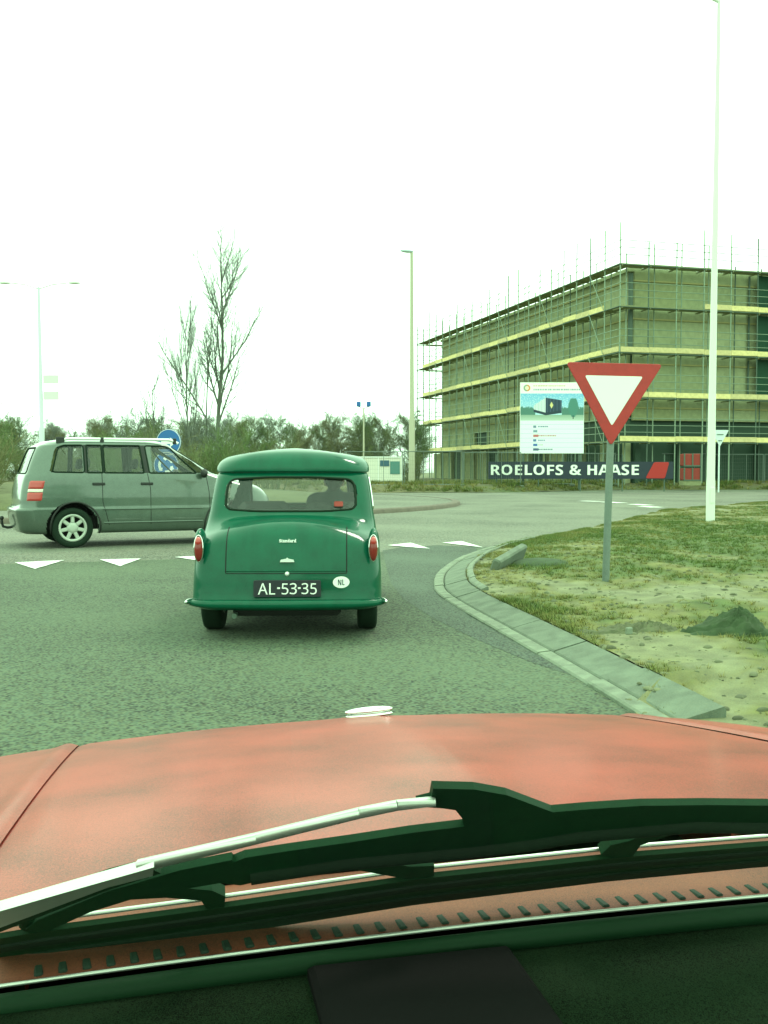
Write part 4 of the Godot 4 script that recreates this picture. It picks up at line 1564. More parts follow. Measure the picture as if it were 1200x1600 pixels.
func far_verge() -> void:
	var st := begin()
	st.set_smooth_group(0)
	var nu := 200
	var nv := 26
	var p: PackedVector3Array = []
	var c: PackedColorArray = []
	for j in nv + 1:
		for i in nu + 1:
			var x := lerpf(-90, 70, float(i) / nu)
			var z := far_edge(x) - 60.0 * pow(float(j) / nv, 2.0)
			p.append(Vector3(x, far_y(x, z), z))
			var g := 0.5 + 0.9 * noise_b.get_noise_2d(x * 6.0, z * 6.0)
			c.append(Color(0.135, 0.115, 0.055).lerp(Color(0.075, 0.095, 0.035), clampf(g, 0, 1)))
	for j in nv:
		for i in nu:
			var k := j * (nu + 1) + i
			for q in [k, k + nu + 2, k + 1, k, k + nu + 1, k + nu + 2]:
				st.set_color(c[q])
				st.add_vertex(p[q])
	structure(done(st, "far_verge", M.soil))
	tufts("rough_grass", 9000, func() -> Vector3:
		var x := rng.randf_range(-14.0, 34.0)
		var z := far_edge(x) - 0.2 - 9.0 * rng.randf()
		return Vector3(x, far_y(x, z), z), 0.24, "rough tall grass along the far side of the roundabout")

func scatter_clods() -> void:
	var st := begin()
	st.set_smooth_group(-1)
	grid(st, 6, 4, func(u, v):
		var a: float = u * TAU
		var e: float = v * PI / 2
		var k: float = 1.0 + 0.3 * sin(a * 2.0 + 0.7) * cos(e)
		return Vector3(cos(a) * cos(e) * k, sin(e) * 0.7 - 0.15, -sin(a) * cos(e) * k))
	var mm := MultiMesh.new()
	mm.transform_format = MultiMesh.TRANSFORM_3D
	mm.use_colors = true
	mm.mesh = mesh_of(st)
	var xs: Array[Transform3D] = []
	rng.seed = 33
	for k in 9000:
		var p := verge_point(rng.randf_range(8.0, 75.0), pow(rng.randf(), 1.6) * 0.45)
		if grassiness(p.x, p.z) > 0.25 + 0.5 * rng.randf():
			continue
		var sz := 0.006 + 0.03 * pow(rng.randf(), 4.0)
		xs.append(Transform3D(Basis(Vector3.UP, rng.randf() * TAU).scaled(Vector3(sz, sz * rng.randf_range(0.6, 1.2), sz * rng.randf_range(0.7, 1.4))), p))
	mm.instance_count = xs.size()
	for k in xs.size():
		mm.set_instance_transform(k, xs[k])
		mm.set_instance_color(k, Color(0.12, 0.13, 0.07) * rng.randf_range(0.5, 1.5))
	var mi := MultiMeshInstance3D.new()
	mi.multimesh = mm
	mi.material_override = M.tuft
	put(mi, "soil_clods")
	stuff(mi)
	tag(mi, "crumbs of soil and small stones scattered over the bare patches of the verge", "soil")

func verge_things() -> void:
	# broken drain slab by the corner of the kerb
	var slab_n := thing("concrete_slab", "tilted broken concrete slab half buried beside the kerb corner", "concrete slab", Vector3(1.47, 0.08, -12.0), deg_to_rad(-22))
	var st := begin()
	box(st, Vector3(0.0, 0.10, -0.1), Vector3(0.10, 0.20, 1.15), Basis(Vector3.FORWARD, 0.35) * Basis(Vector3.RIGHT, 0.10), 0.02)
	done(st, "slab", M.concrete, slab_n)
	st = begin()
	ellipsoid(st, Vector3(0.32, 0.0, -0.35), Vector3(0.42, 0.10, 0.5), Basis.IDENTITY, 18, 10)
	done(st, "earth_bank", M.earth, slab_n)
	# earth clods
	for k in 2:
		var at: Vector3 = [Vector3(2.38, 0.10, -7.05), Vector3(1.78, 0.10, -7.2)][k]
		var clod := thing("earth_lump", ["dark triangular lump of turf heaved up on the near grass", "low dry ridge of earth left of the dark triangular lump"][k], "earth lump", at)
		st = begin()
		st.set_smooth_group(0)
		var sz: Vector3 = [Vector3(0.33, 0.225, 0.26), Vector3(0.42, 0.10, 0.25)][k]
		grid(st, 40, 24, func(u, v):
			var a: float = u * TAU
			var h: float = v
			var rr: float = pow(1.0 - h, 0.75) * (1.0 + 0.22 * sin(a * 2.0 + 1.0) + 0.35 * noise_b.get_noise_2d(cos(a) * 40.0 + 9.0 * k, sin(a) * 40.0 + h * 30.0))
			var pk := Vector3(0.12, 0, 0) * h
			return Vector3(cos(a) * rr * sz.x, h * sz.y - 0.05 + 0.045 * noise_b.get_noise_2d(cos(a) * 120.0, sin(a) * 120.0 + h * 200.0), -sin(a) * rr * sz.z) + pk)
		done(st, "heap", M.earth if k == 0 else M.earth_dry, clod)
	scatter_clods()
	st = begin()
	box(st, Vector3(0, 0.02, 0), Vector3(0.05, 0.05, 0.03), Basis(Vector3.UP, 0.5), 0.006)
	var peb := done(st, "pale_stone", M.concrete_pale)
	peb.position = Vector3(1.68, 0.13, -6.85)
	tag(peb, "small pale stone on the grass edge in front of the earth lump", "stone")

# ---------------------------------------------------------------- signs and lamps
func give_way_outline(w: float, r: float) -> PackedVector2Array:
	var h := w * 0.866
	return rounded(PackedVector2Array([Vector2(-w / 2, h), Vector2(0, 0), Vector2(w / 2, h)]), r)

func signs() -> void:
	var t := thing("give_way_sign", "red bordered white triangle give way sign on a leaning grey post", "traffic sign", Vector3(2.30, verge_y(2.30, -10.4) - 0.03, -10.4), 0.0)
	var base_y: float = t.position.y
	var lean := Basis(Vector3.FORWARD, 0.030) * Basis(Vector3.UP, -0.06)
	var top := 2.36 - base_y
	var tip := 1.50 - base_y
	var st := begin()
	rod(st, Vector3(0, -0.1, 0), lean * Vector3(0, tip + 0.68, -0.045), 0.038, 16)
	done(st, "post", M.galvanised, t)
	st = begin()
	var w := 0.985
	var xf := Transform3D(lean, lean * Vector3(0, tip, 0.0))
	slab(st, give_way_outline(w, 0.05), 0.022, xf, 0.003)
	var plate := done(st, "sign_plate", M.sign_red, t)
	st = begin()
	slab(st, give_way_outline(w * 0.60, 0.025), 0.004, xf * Transform3D(Basis.IDENTITY, Vector3(0, w * 0.213, 0.0205)), 0.0)
	done(st, "white_field", M.sign_white, plate)
	st = begin()
	for y in [0.30, 0.62]:
		box(st, xf * Vector3(0, y, -0.03), Vector3(0.14, 0.05, 0.10), lean)
	done(st, "clamp", M.galvanised, t)
	# reversed sign beyond the lamp post
	t = thing("give_way_sign", "bare metal back of a triangular sign half hidden by the white lamp post", "traffic sign", Vector3(19.15, 0.1, -57.5), 0.2)
	st = begin()
	rod(st, Vector3(0, -0.2, 0), Vector3(0, 3.3, 0), 0.045, 10)
	done(st, "post", M.pole_pale, t)
	st = begin()
	slab(st, give_way_outline(1.1, 0.06), 0.03, Transform3D(Basis.IDENTITY, Vector3(0, 2.5, 0.05)), 0.004)
	done(st, "sign_plate", M.pole_pale, t)
	st = begin()
	for y in [2.85, 3.2]:
		box(st, Vector3(0, y, 0.1), Vector3(0.5 * (y - 2.4), 0.05, 0.03))
	done(st, "stiffener", M.galvanised, t)
	# blue signs on the central island
	t = thing("roundabout_sign", "two blue discs with white arrows on a post beyond the grey car", "traffic sign", Vector3(-6.05, 0.12, -28.2), -0.2)
	st = begin()
	rod(st, Vector3(0, 0, -0.06), Vector3(0, 2.3, -0.06), 0.04, 12)
	done(st, "post", M.galvanised, t)
	for k in 2:
		var c := Vector3(0.02 if k == 0 else -0.06, 1.92 if k == 0 else 1.28, 0.0)
		st = begin()
		var disc: PackedVector2Array = []
		for q in 40:
			disc.append(Vector2(cos(TAU * q / 40), sin(TAU * q / 40)) * 0.37)
		slab(st, disc, 0.02, Transform3D(Basis.IDENTITY, c), 0.003)
		var d := done(st, "blue_disc", M.sign_blue, t)
		st = begin()
		var ring: PackedVector3Array = []
		for q in 40:
			ring.append(c + Vector3(cos(TAU * q / 40) * 0.355, sin(TAU * q / 40) * 0.355, 0.02))
		tube(st, ring, PackedFloat32Array([0.008]), 5, true)
		if k == 0:
			slab(st, PackedVector2Array([Vector2(-0.22, -0.05), Vector2(0.05, -0.05), Vector2(0.05, -0.13), Vector2(0.24, 0.0), Vector2(0.05, 0.13), Vector2(0.05, 0.05), Vector2(-0.22, 0.05)]), 0.004, Transform3D(Basis.IDENTITY, c + Vector3(0, 0, 0.0195)))
		else:
			for q in 3:
				var b := Basis(Vector3(0, 0, 1), TAU * q / 3)
				var arc: PackedVector2Array = []
				for m in 9:
					var a := deg_to_rad(20 + 9.0 * m)
					arc.append(Vector2(cos(a), sin(a)) * 0.235)
				arc.append(Vector2(cos(1.62), sin(1.62)) * 0.27)
				arc.append(Vector2(cos(2.0), sin(2.0)) * 0.20)
				arc.append(Vector2(cos(1.62), sin(1.62)) * 0.12)
				for m in 9:
					var a := deg_to_rad(92 - 9.0 * m)
					arc.append(Vector2(cos(a), sin(a)) * 0.155)
				slab(st, arc, 0.004, Transform3D(b, c + Vector3(0, 0, 0.0195)))
		done(st, "arrow", M.sign_white, d)

func lamps() -> void:
	# tall white post on the verge
	var t := thing("lamp_post", "tall white lamp post on the grass verge right of the give way sign", "lamp post", Vector3(7.35, verge_y(7.35, -22.6) - 0.02, -22.6))
	var st := begin()
	tube(st, PackedVector3Array([Vector3(0, -0.2, 0), Vector3(0, 0.9, 0), Vector3(0.0, 1.0, 0), Vector3(0.02, 6.0, 0), Vector3(0.04, 11.55, 0)]), PackedFloat32Array([0.098, 0.098, 0.090, 0.066, 0.036]), 20)
	var post := done(st, "post", M.pole_white, t)
	st = begin()
	box(st, Vector3(0, 0.62, 0.101), Vector3(0.09, 0.35, 0.02), Basis.IDENTITY, 0.006)
	done(st, "service_door", M.pole_white, post)
	st = begin()
	rod(st, Vector3(0.04, 11.5, 0), Vector3(-0.25, 11.64, 0), 0.035, 10)
	ellipsoid(st, Vector3(-0.32, 11.66, 0), Vector3(0.34, 0.06, 0.16), Basis(Vector3.FORWARD, 0.08), 18, 10)
	done(st, "lantern", M.pole_white, t)
	# beige post in front of the building
	t = thing("lamp_post", "slim beige lamp post standing left of the scaffolded building", "lamp post", Vector3(1.70, 0.0, -61.3))
	st = begin()
	tube(st, PackedVector3Array([Vector3(0, -0.2, 0), Vector3(0, 4.3, 0), Vector3(0, 4.5, 0), Vector3(-0.03, 14.4, 0)]), PackedFloat32Array([0.20, 0.18, 0.14, 0.09]), 14)
	done(st, "post", M.pole_beige, t)
	st = begin()
	ellipsoid(st, Vector3(-0.32, 14.5, 0), Vector3(0.42, 0.11, 0.2), Basis(Vector3.FORWARD, 0.08), 16, 8)
	done(st, "lantern", M.lamp_grey, t)
	# double armed post on the left, with sign boards
	t = thing("lamp_post", "pale double armed lamp post rising above the grey car's roof", "lamp post", Vector3(-17.0, 0.0, -50.0))
	st = begin()
	tube(st, PackedVector3Array([Vector3(0, -0.2, 0), Vector3(0, 3.3, 0), Vector3(0, 3.4, 0), Vector3(-0.05, 10.3, 0)]), PackedFloat32Array([0.13, 0.13, 0.11, 0.06]), 14)
	done(st, "post", M.pole_pale, t)
	for s in [-1.0, 1.0]:
		st = begin()
		tube(st, PackedVector3Array([Vector3(-0.05, 10.2, 0), Vector3(s * 0.7 - 0.05, 10.42, 0), Vector3(s * 1.45, 10.5, 0)]), PackedFloat32Array([0.03]), 8)
		ellipsoid(st, Vector3(s * 1.72, 10.5, 0), Vector3(0.33, 0.06, 0.14), Basis.IDENTITY, 14, 8)
		done(st, "lantern", M.pole_white, t)
	for y in [4.95, 5.75]:
		st = begin()
		box(st, Vector3(0.52, y, 0.08), Vector3(0.76, 0.42, 0.03))
		done(st, "sign_board", M.pole_white, t)
	# small post with two square lanterns
	t = thing("twin_lantern", "thin post with two small blue square lanterns in front of the trees", "lamp post", Vector3(-1.45, 0.2, -72.0))
	st = begin()
	rod(st, Vector3(0, -0.2, 0), Vector3(0, 5.5, 0), 0.075, 10, 0.05)
	tube(st, PackedVector3Array([Vector3(-0.36, 5.6, 0), Vector3(0, 5.45, 0), Vector3(0.36, 5.6, 0)]), PackedFloat32Array([0.03]), 8)
	done(st, "post", M.pole_beige, t)
	for s in [-1.0, 1.0]:
		st = begin()
		box(st, Vector3(s * 0.36, 5.78, 0), Vector3(0.30, 0.36, 0.30), Basis.IDENTITY, 0.04)
		done(st, "lantern", M.sign_blue, t)

# ---------------------------------------------------------------- the building site
func building() -> void:
	var turn := deg_to_rad(15.7)
	var at := Vector3(16.25, 0, -67.0)
	var b := thing("office_building", "four storey olive building still under construction inside the scaffolding", "building", at, turn)
	var lv := [0.0, 3.2, 6.05, 8.95, 11.9, 14.4]
	var st := begin()
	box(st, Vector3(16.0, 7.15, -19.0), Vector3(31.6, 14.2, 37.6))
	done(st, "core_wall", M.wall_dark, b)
	rng.seed = 5
	var mats := [M.wall, M.wall_pale, M.wall_ochre, M.wall]
	for f in range(1, 5):
		var y0: float = lv[f] + 0.02
		var y1: float = lv[f + 1] - 0.02
		for k in 12:
			var z := -0.2 - 3.15 * k
			var low := y0
			if f == 1 and (k < 3 or k == 8):
				low = y0 + 1.5
			st = begin()
			box(st, Vector3(0.08, (low + y1) / 2, z - 1.55), Vector3(0.26, y1 - low, 3.11), Basis.IDENTITY, 0.02)
			done(st, "wall_panel", mats[rng.randi() % 4], b)
		for k in 10:
			var x := 0.25 + 3.15 * k
			var low := y0
			if f == 1:
				low = y0 + 1.35
			st = begin()
			box(st, Vector3(x + 1.55, (low + y1) / 2, 0.08), Vector3(3.11, y1 - low, 0.26), Basis.IDENTITY, 0.02)
			done(st, "wall_panel", mats[rng.randi() % 4], b)
		st = begin()
		box(st, Vector3(-0.10, y1 - 0.62, -18.9), Vector3(0.12, 0.10, 37.8))
		done(st, "ledge", M.wall_edge, b)
		st = begin()
		box(st, Vector3(15.7, y1 - 0.62, 0.27), Vector3(31.2, 0.10, 0.12))
		done(st, "ledge", M.wall_edge, b)
	# ground floor columns and grey infill
	for k in 13:
		st = begin()
		box(st, Vector3(0.05, 1.6, -0.3 - 3.15 * k), Vector3(0.4, 3.2, 0.4))
		done(st, "column", M.wall_pale, b)
		if k % 3 != 1:
			st = begin()
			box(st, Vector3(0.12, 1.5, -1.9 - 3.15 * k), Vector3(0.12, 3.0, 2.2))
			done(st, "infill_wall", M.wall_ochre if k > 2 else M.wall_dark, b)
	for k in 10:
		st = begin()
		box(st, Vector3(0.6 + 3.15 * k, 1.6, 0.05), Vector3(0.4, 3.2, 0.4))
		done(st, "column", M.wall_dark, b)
	st = begin()
	box(st, Vector3(15.9, 14.48, -18.9), Vector3(32.2, 0.24, 38.2))
	done(st, "roof", M.wall, b)
	st = begin()
	rod(st, Vector3(-0.12, 8.95, 0.36), Vector3(-0.12, 14.2, 0.36), 0.16, 10)
	done(st, "downpipe", M.steel_dark, b)
	st = begin()
	rod(st, Vector3(8.9, 6.3, 0.36), Vector3(8.9, 14.5, 0.36), 0.07, 8)
	done(st, "downpipe", M.steel_dark, b)

	# scaffolding round both faces
	var s := thing("scaffolding", "steel scaffolding with yellow toe boards wrapped round the olive building", "scaffolding", at, turn)
	var decks := [3.2, 6.05, 8.95, 11.9, 14.6]
	var bay := 2.05
	var nl := 21
	var nr := 14
	rng.seed = 23
	for row in 2:
		var off: float = [1.55, 0.55][row]
		for k in nl + 1:
			var z: float = off - bay * k if k > 0 else off
			var top := 15.0 + rng.randf_range(0.9, 2.3) if row == 0 else 15.0 + rng.randf_range(-0.2, 1.4)
			st = begin()
			rod(st, Vector3(-off, 0, z), Vector3(-off, top, z), 0.046, 6)
			done(st, "standard", M.steel if rng.randf() < 0.8 else M.steel_dark, s)
		for k in range(1, nr + 1):
			var x: float = -off + bay * k
			var top := 15.0 + rng.randf_range(0.9, 2.3) if row == 0 else 15.0 + rng.randf_range(-0.2, 1.4)
			st = begin()
			rod(st, Vector3(x, 0, off), Vector3(x, top, off), 0.046, 6)
			done(st, "standard", M.steel if rng.randf() < 0.8 else M.steel_dark, s)
	for d in decks.size():
		var y: float = decks[d]
		for k in nl:
			var z := 1.5 - bay * (k + 0.5)
			st = begin()
			box(st, Vector3(-1.03, y - 0.05 + rng.randf_range(-0.015, 0.015), z), Vector3(1.02, 0.06, bay - 0.03))
			box(st, Vector3(-1.05, y - 0.17, z - bay * 0.5 + 0.05), Vector3(1.2, 0.07, 0.06))
			done(st, "deck_board", M.deck, s)
			if d == 4 or (d == 0 and k < 4) or (d == 1 and k < 9 and k % 3 == 0) or k > 19 or (d == 3 and k == 0):
				continue
			st = begin()
			box(st, Vector3(-1.585, y + 0.12 + rng.randf_range(-0.03, 0.03), z), Vector3(0.04, 0.33, bay - 0.02))
			done(st, "toe_board", M.board if rng.randf() < 0.6 else M.board_b, s)
		for k in nr:
			var x := -1.5 + bay * (k + 0.5)
			st = begin()
			box(st, Vector3(x, y - 0.05 + rng.randf_range(-0.015, 0.015), 1.03), Vector3(bay - 0.03, 0.06, 1.02))
			box(st, Vector3(x - bay * 0.5 + 0.05, y - 0.17, 1.05), Vector3(0.06, 0.07, 1.2))
			done(st, "deck_board", M.deck, s)
			if d == 4 or (d == 3 and k < 3):
				continue
			st = begin()
			box(st, Vector3(x, y + 0.12 + rng.randf_range(-0.03, 0.03), 1.585), Vector3(bay - 0.02, 0.33, 0.04))
			done(st, "toe_board", M.board if rng.randf() < 0.6 else M.board_b, s)
		for h in [0.5, 0.95, 1.4]:
			st = begin()
			rod(st, Vector3(-1.60, y + h, 1.6), Vector3(-1.60, y + h, 1.6 - bay * nl - 0.3), 0.024, 5)
			done(st, "guard_rail", M.steel, s)
			st = begin()
			rod(st, Vector3(-1.6, y + h + 0.03, 1.60), Vector3(-1.6 + bay * nr, y + h + 0.03, 1.60), 0.024, 5)
			done(st, "guard_rail", M.steel, s)
			st = begin()
			rod(st, Vector3(-1.6, y + h, 1.55 - bay * nl), Vector3(2.0, y + h, 1.55 - bay * nl), 0.024, 5)
			done(st, "guard_rail", M.steel_dark, s)
		st = begin()
		rod(st, Vector3(-1.62, y - 0.1, 1.6), Vector3(-1.62, y - 0.1, 1.6 - bay * nl - 0.2), 0.035, 5)
		done(st, "ledger", M.steel_dark, s)
		st = begin()
		rod(st, Vector3(-1.6, y - 0.13, 1.62), Vector3(-1.6 + bay * nr, y - 0.13, 1.62), 0.035, 5)
		done(st, "ledger", M.steel_dark, s)
		# end of the left run, standing clear of the wall
		for k in 2:
			st = begin()
			box(st, Vector3(0.4 + 1.6 * k, y - 0.05, 1.0 - bay * nl), Vector3(1.56, 0.06, 1.0))
			done(st, "deck_board", M.deck, s)
	for k in [1, 5, 9, 13, 17]:
		for d in 4:
			st = begin()
			var z: float = 1.55 - bay * k
			rod(st, Vector3(-1.66, decks[d], z), Vector3(-1.66, decks[d + 1], z - bay), 0.024, 5)
			done(st, "brace", M.steel, s)
	for x in [0.4, 2.0]:
		st = begin()
		rod(st, Vector3(x, 0, 0.55 - bay * nl), Vector3(x, 15.8, 0.55 - bay * nl), 0.038, 6)
		done(st, "standard", M.steel, s)
	for k in 4:
		for f in 3:
			if f == 0 and k > 1:
				continue
			st = begin()
			grid(st, 16, 12, func(u, v):
				var x: float = 9.3 + 4.2 * k + 4.15 * u
				return Vector3(x, decks[f + 1] + 0.25 + (decks[f + 2] - decks[f + 1] - 0.4) * v, 0.75 + 0.10 * sin(u * 17.0 + f) * (1.0 - v * 0.6)))
			done(st, "safety_net", M.net, s)

func billboard_print() -> ImageTexture:
	var w := 384
	var h := 432
	var im := Image.create(w, h, false, Image.FORMAT_RGB8)
	im.fill(Color(0.90, 0.93, 0.94))
	# header
	im.fill_rect(Rect2i(0, 0, w, 66), Color(0.95, 0.95, 0.92))
	for y in 48:
		for x in 56:
			var d := Vector2(x - 28, y - 24).length()
			if d < 21:
				im.set_pixel(10 + x, 8 + y, Color(0.86, 0.55, 0.36) if x > 28 else Color(0.55, 0.62, 0.55))
			if d < 12:
				im.set_pixel(10 + x, 8 + y, Color(0.92, 0.86, 0.76))
	var r: RandomNumberGenerator = RandomNumberGenerator.new()
	r.seed = 3
	for line in [[16, 78, 6, Color(0.78, 0.62, 0.5), 190], [38, 78, 9, Color(0.55, 0.6, 0.66), 280]]:
		var x: int = line[1]
		while x < line[1] + line[4]:
			var ww := r.randi_range(5, 13)
			im.fill_rect(Rect2i(x, line[0], ww, line[2]), line[3])
			x += ww + r.randi_range(2, 6)
	# artist's impression: sky, block, greenery
	for y in range(66, 232):
		for x in w:
			var t := (y - 66) / 166.0
			var c := Color(0.45, 0.70, 0.86).lerp(Color(0.74, 0.86, 0.90), t)
			c = c.lerp(Color(0.85, 0.92, 0.95), clampf(noise.get_noise_2d(x * 2.5, y * 4.0) * 1.4, 0, 0.8))
			if y > 196:
				c = Color(0.55, 0.64, 0.58).lerp(Color(0.72, 0.78, 0.74), (y - 196) / 36.0)
			elif y > 150 - 18 * noise.get_noise_2d(x * 5.0, 3.0) and (x < 90 or x > 250):
				c = Color(0.30, 0.48, 0.44)
			im.set_pixel(x, y, c)
	for x in range(80, 250):
		var top: int
		var bot := 196
		var c: Color
		if x < 152:
			top = int(lerpf(140, 92, (x - 80) / 72.0))
			bot = int(lerpf(180, 200, (x - 80) / 72.0))
			c = Color(0.86, 0.88, 0.90) if x % 9 > 2 else Color(0.62, 0.68, 0.72)
		else:
			top = int(lerpf(92, 108, (x - 152) / 98.0))
			bot = int(lerpf(200, 186, (x - 152) / 98.0))
			c = Color(0.14, 0.22, 0.30) if x % 20 > 3 else Color(0.25, 0.34, 0.42)
		for y in range(top, bot):
			im.set_pixel(x, y, c if y < bot - 16 else Color(0.12, 0.2, 0.26))
	for y in range(115, 160):
		for x in range(176, 200):
			if absf(x - 188) / 11.0 + absf(y - 137) / 21.0 < 1.0:
				im.set_pixel(x, y, Color(0.85, 0.80, 0.55))
	for y in range(96, 210):
		for x in range(285, 355):
			var ww := 30.0 * sin(clampf((y - 92) / 118.0, 0, 1) * PI * 0.75 + 0.5)
			if absf(x - 320) < ww + 7.0 * noise.get_noise_2d(x * 9.0, y * 9.0):
				im.set_pixel(x, y, Color(0.28, 0.50, 0.46))
	im.fill_rect(Rect2i(317, 200, 6, 22), Color(0.2, 0.3, 0.3))
	# contractors' lines
	for k in 6:
		var y := 262 + k * 28
		im.fill_rect(Rect2i(0, y - 7, w, 2), Color(0.70, 0.78, 0.82))
		im.fill_rect(Rect2i(78, y, 18 + 7 * k % 20, 15), [Color(0.45, 0.5, 0.62), Color(0.5, 0.58, 0.66), Color(0.75, 0.4, 0.42), Color(0.35, 0.45, 0.65), Color(0.3, 0.42, 0.68), Color(0.3, 0.36, 0.5)][k])
		var x := 108
		while x < 108 + [60, 0, 110, 40, 20, 90][k]:
			var ww := r.randi_range(4, 10)
			im.fill_rect(Rect2i(x, y + 3, ww, 8), [Color(0.4, 0.45, 0.6), Color.GRAY, Color(0.72, 0.42, 0.45), Color(0.45, 0.5, 0.65), Color.GRAY, Color(0.35, 0.4, 0.5)][k])
			x += ww + 3
	im.generate_mipmaps()
	return ImageTexture.create_from_image(im)

func site() -> void:
	# site board
	var t := thing("site_board", "large white construction site board with a picture of the finished block", "billboard", Vector3(10.1, 0.3, -60.6))
	var st := begin()
	box(st, Vector3(0, 4.1, 0), Vector3(3.84, 4.26, 0.10))
	var panel := done(st, "panel", M.white, t)
	var pr := StandardMaterial3D.new()
	pr.albedo_texture = billboard_print()
	pr.roughness = 0.6
	var qm := QuadMesh.new()
	qm.size = Vector2(3.80, 4.22)
	place(qm, "print", pr, panel, Vector3(0, 4.1, 0.054))
	for x in [-1.7, 1.7]:
		st = begin()
		box(st, Vector3(x, 3.0, -0.12), Vector3(0.14, 6.4, 0.14))
		done(st, "support_post", M.steel_dark, t)
	# name banner
	t = thing("name_banner", "long navy banner with white capital letters and a red emblem", "banner", Vector3(11.7, 0.3, -59.8))
	st = begin()
	box(st, Vector3(0, 0.96, 0), Vector3(11.0, 1.02, 0.06))
	var bp := done(st, "panel", M.navy, t)
	lettering("ROELOFS & HAASE", bp, 8.8, 0.62, 0.03, M.white, Transform3D(Basis.IDENTITY, Vector3(-0.95, 0.98, 0.048)))
	st = begin()
	slab(st, rounded(PackedVector2Array([Vector2(3.85, 0.48), Vector2(5.0, 0.48), Vector2(5.25, 1.44), Vector2(4.35, 1.44)]), 0.12), 0.03, Transform3D(Basis.IDENTITY, Vector3(0, 0, 0.032)), 0.005)
	done(st, "red_emblem", M.logo_red, bp)
	for x in [-5.0, -2.5, 0.0, 2.5, 5.0]:
		st = begin()
		rod(st, Vector3(x, -0.3, -0.08), Vector3(x, 1.9, -0.08), 0.04, 8)
		done(st, "support_post", M.steel_dark, t)
	# temporary fence
	var proto: Node3D
	for k in 12:
		var x := -0.6 + 3.5 * k
		var z := minf(far_edge(x) - 3.0, -59.1) - (0.6 if x > 16 else 0.0)
		if k == 0:
			proto = thing("fence_panel", "tall wire mesh site fence panel in the row before the scaffolding", "fence panel", Vector3(x, 0.3, z), 0.0, "temporary fence panels in front of the building site")
			st = begin()
			var fr: PackedVector3Array = [Vector3(-1.70, 0.1, 0), Vector3(-1.70, 2.05, 0), Vector3(1.70, 2.05, 0), Vector3(1.70, 0.1, 0)]
			for q in 4:
				rod(st, fr[q], fr[(q + 1) % 4], 0.024, 6)
			rod(st, Vector3(-0.57, 0.1, 0), Vector3(-0.57, 2.05, 0), 0.014, 5)
			rod(st, Vector3(0.57, 0.1, 0), Vector3(0.57, 2.05, 0), 0.014, 5)
			done(st, "frame", M.galvanised, proto)
			st = begin()
			for q in 26:
				rod(st, Vector3(-1.62 + 0.13 * q, 0.12, 0), Vector3(-1.62 + 0.13 * q, 2.04, 0), 0.004, 3)
			for q in 8:
				rod(st, Vector3(-1.69, 0.3 + 0.24 * q, 0), Vector3(1.69, 0.3 + 0.24 * q, 0), 0.004, 3)
			stuff(done(st, "wire_mesh", M.galvanised, proto))
			st = begin()
			box(st, Vector3(1.74, 0.03, 0), Vector3(0.24, 0.16, 0.7), Basis.IDENTITY, 0.03)
			done(st, "foot", M.concrete, proto)
		else:
			copy_of(proto, "fence_panel", Vector3(x, 0.3 + 0.03 * sin(k * 2.3), z), 0.02 * sin(k * 5.0), 1.0, "tall wire mesh site fence panel in the row before the scaffolding", "temporary fence panels in front of the building site")
	# red crates beside the banner
	for k in 2:
		t = thing("red_crate", ["lower of two stacked red steel crates beside the banner", "upper of two stacked red steel crates beside the banner"][k], "crate", Vector3(18.95, 0.62 + 0.88 * k, -62.2))
		st = begin()
		box(st, Vector3(0, 0.40, 0), Vector3(1.05, 0.74, 0.9), Basis.IDENTITY, 0.04)
		done(st, "body", M.crate_red, t)
		st = begin()
		for x in [-0.50, 0.0, 0.50]:
			box(st, Vector3(x, 0.40, 0.46), Vector3(0.08, 0.80, 0.06))
		box(st, Vector3(0, 0.03, 0.46), Vector3(1.05, 0.08, 0.05))
		done(st, "rib", M.steel_dark, t)
		if k == 0:
			st = begin()
			box(st, Vector3(0, -0.15, 0), Vector3(1.1, 0.28, 0.9))
			done(st, "pallet", M.deck, t)
	# site cabin
	t = thing("site_cabin", "low white site cabin with a dark window and a teal door", "cabin", Vector3(-1.0, 0.45, -69.0), 0.06)
	st = begin()
	box(st, Vector3(0, 0.85, 0), Vector3(4.4, 1.62, 2.2), Basis.IDENTITY, 0.03)
	var body := done(st, "body", M.cabin, t)
	st = begin()
	box(st, Vector3(0, 1.70, 0), Vector3(4.5, 0.09, 2.3))
	done(st, "roof", M.white, body)
	st = begin()
	box(st, Vector3(0.98, 1.28, 1.11), Vector3(0.62, 0.40, 0.05))
	done(st, "window", M.cabin_blue, body)
	st = begin()
	box(st, Vector3(1.68, 0.98, 1.11), Vector3(0.66, 0.86, 0.05))
	done(st, "door", M.teal, body)
	st = begin()
	for x in [-1.2, 0.55, 2.15]:
		box(st, Vector3(x, 0.85, 1.12), Vector3(0.06, 1.6, 0.04))
	done(st, "corner_strip", M.white, body)

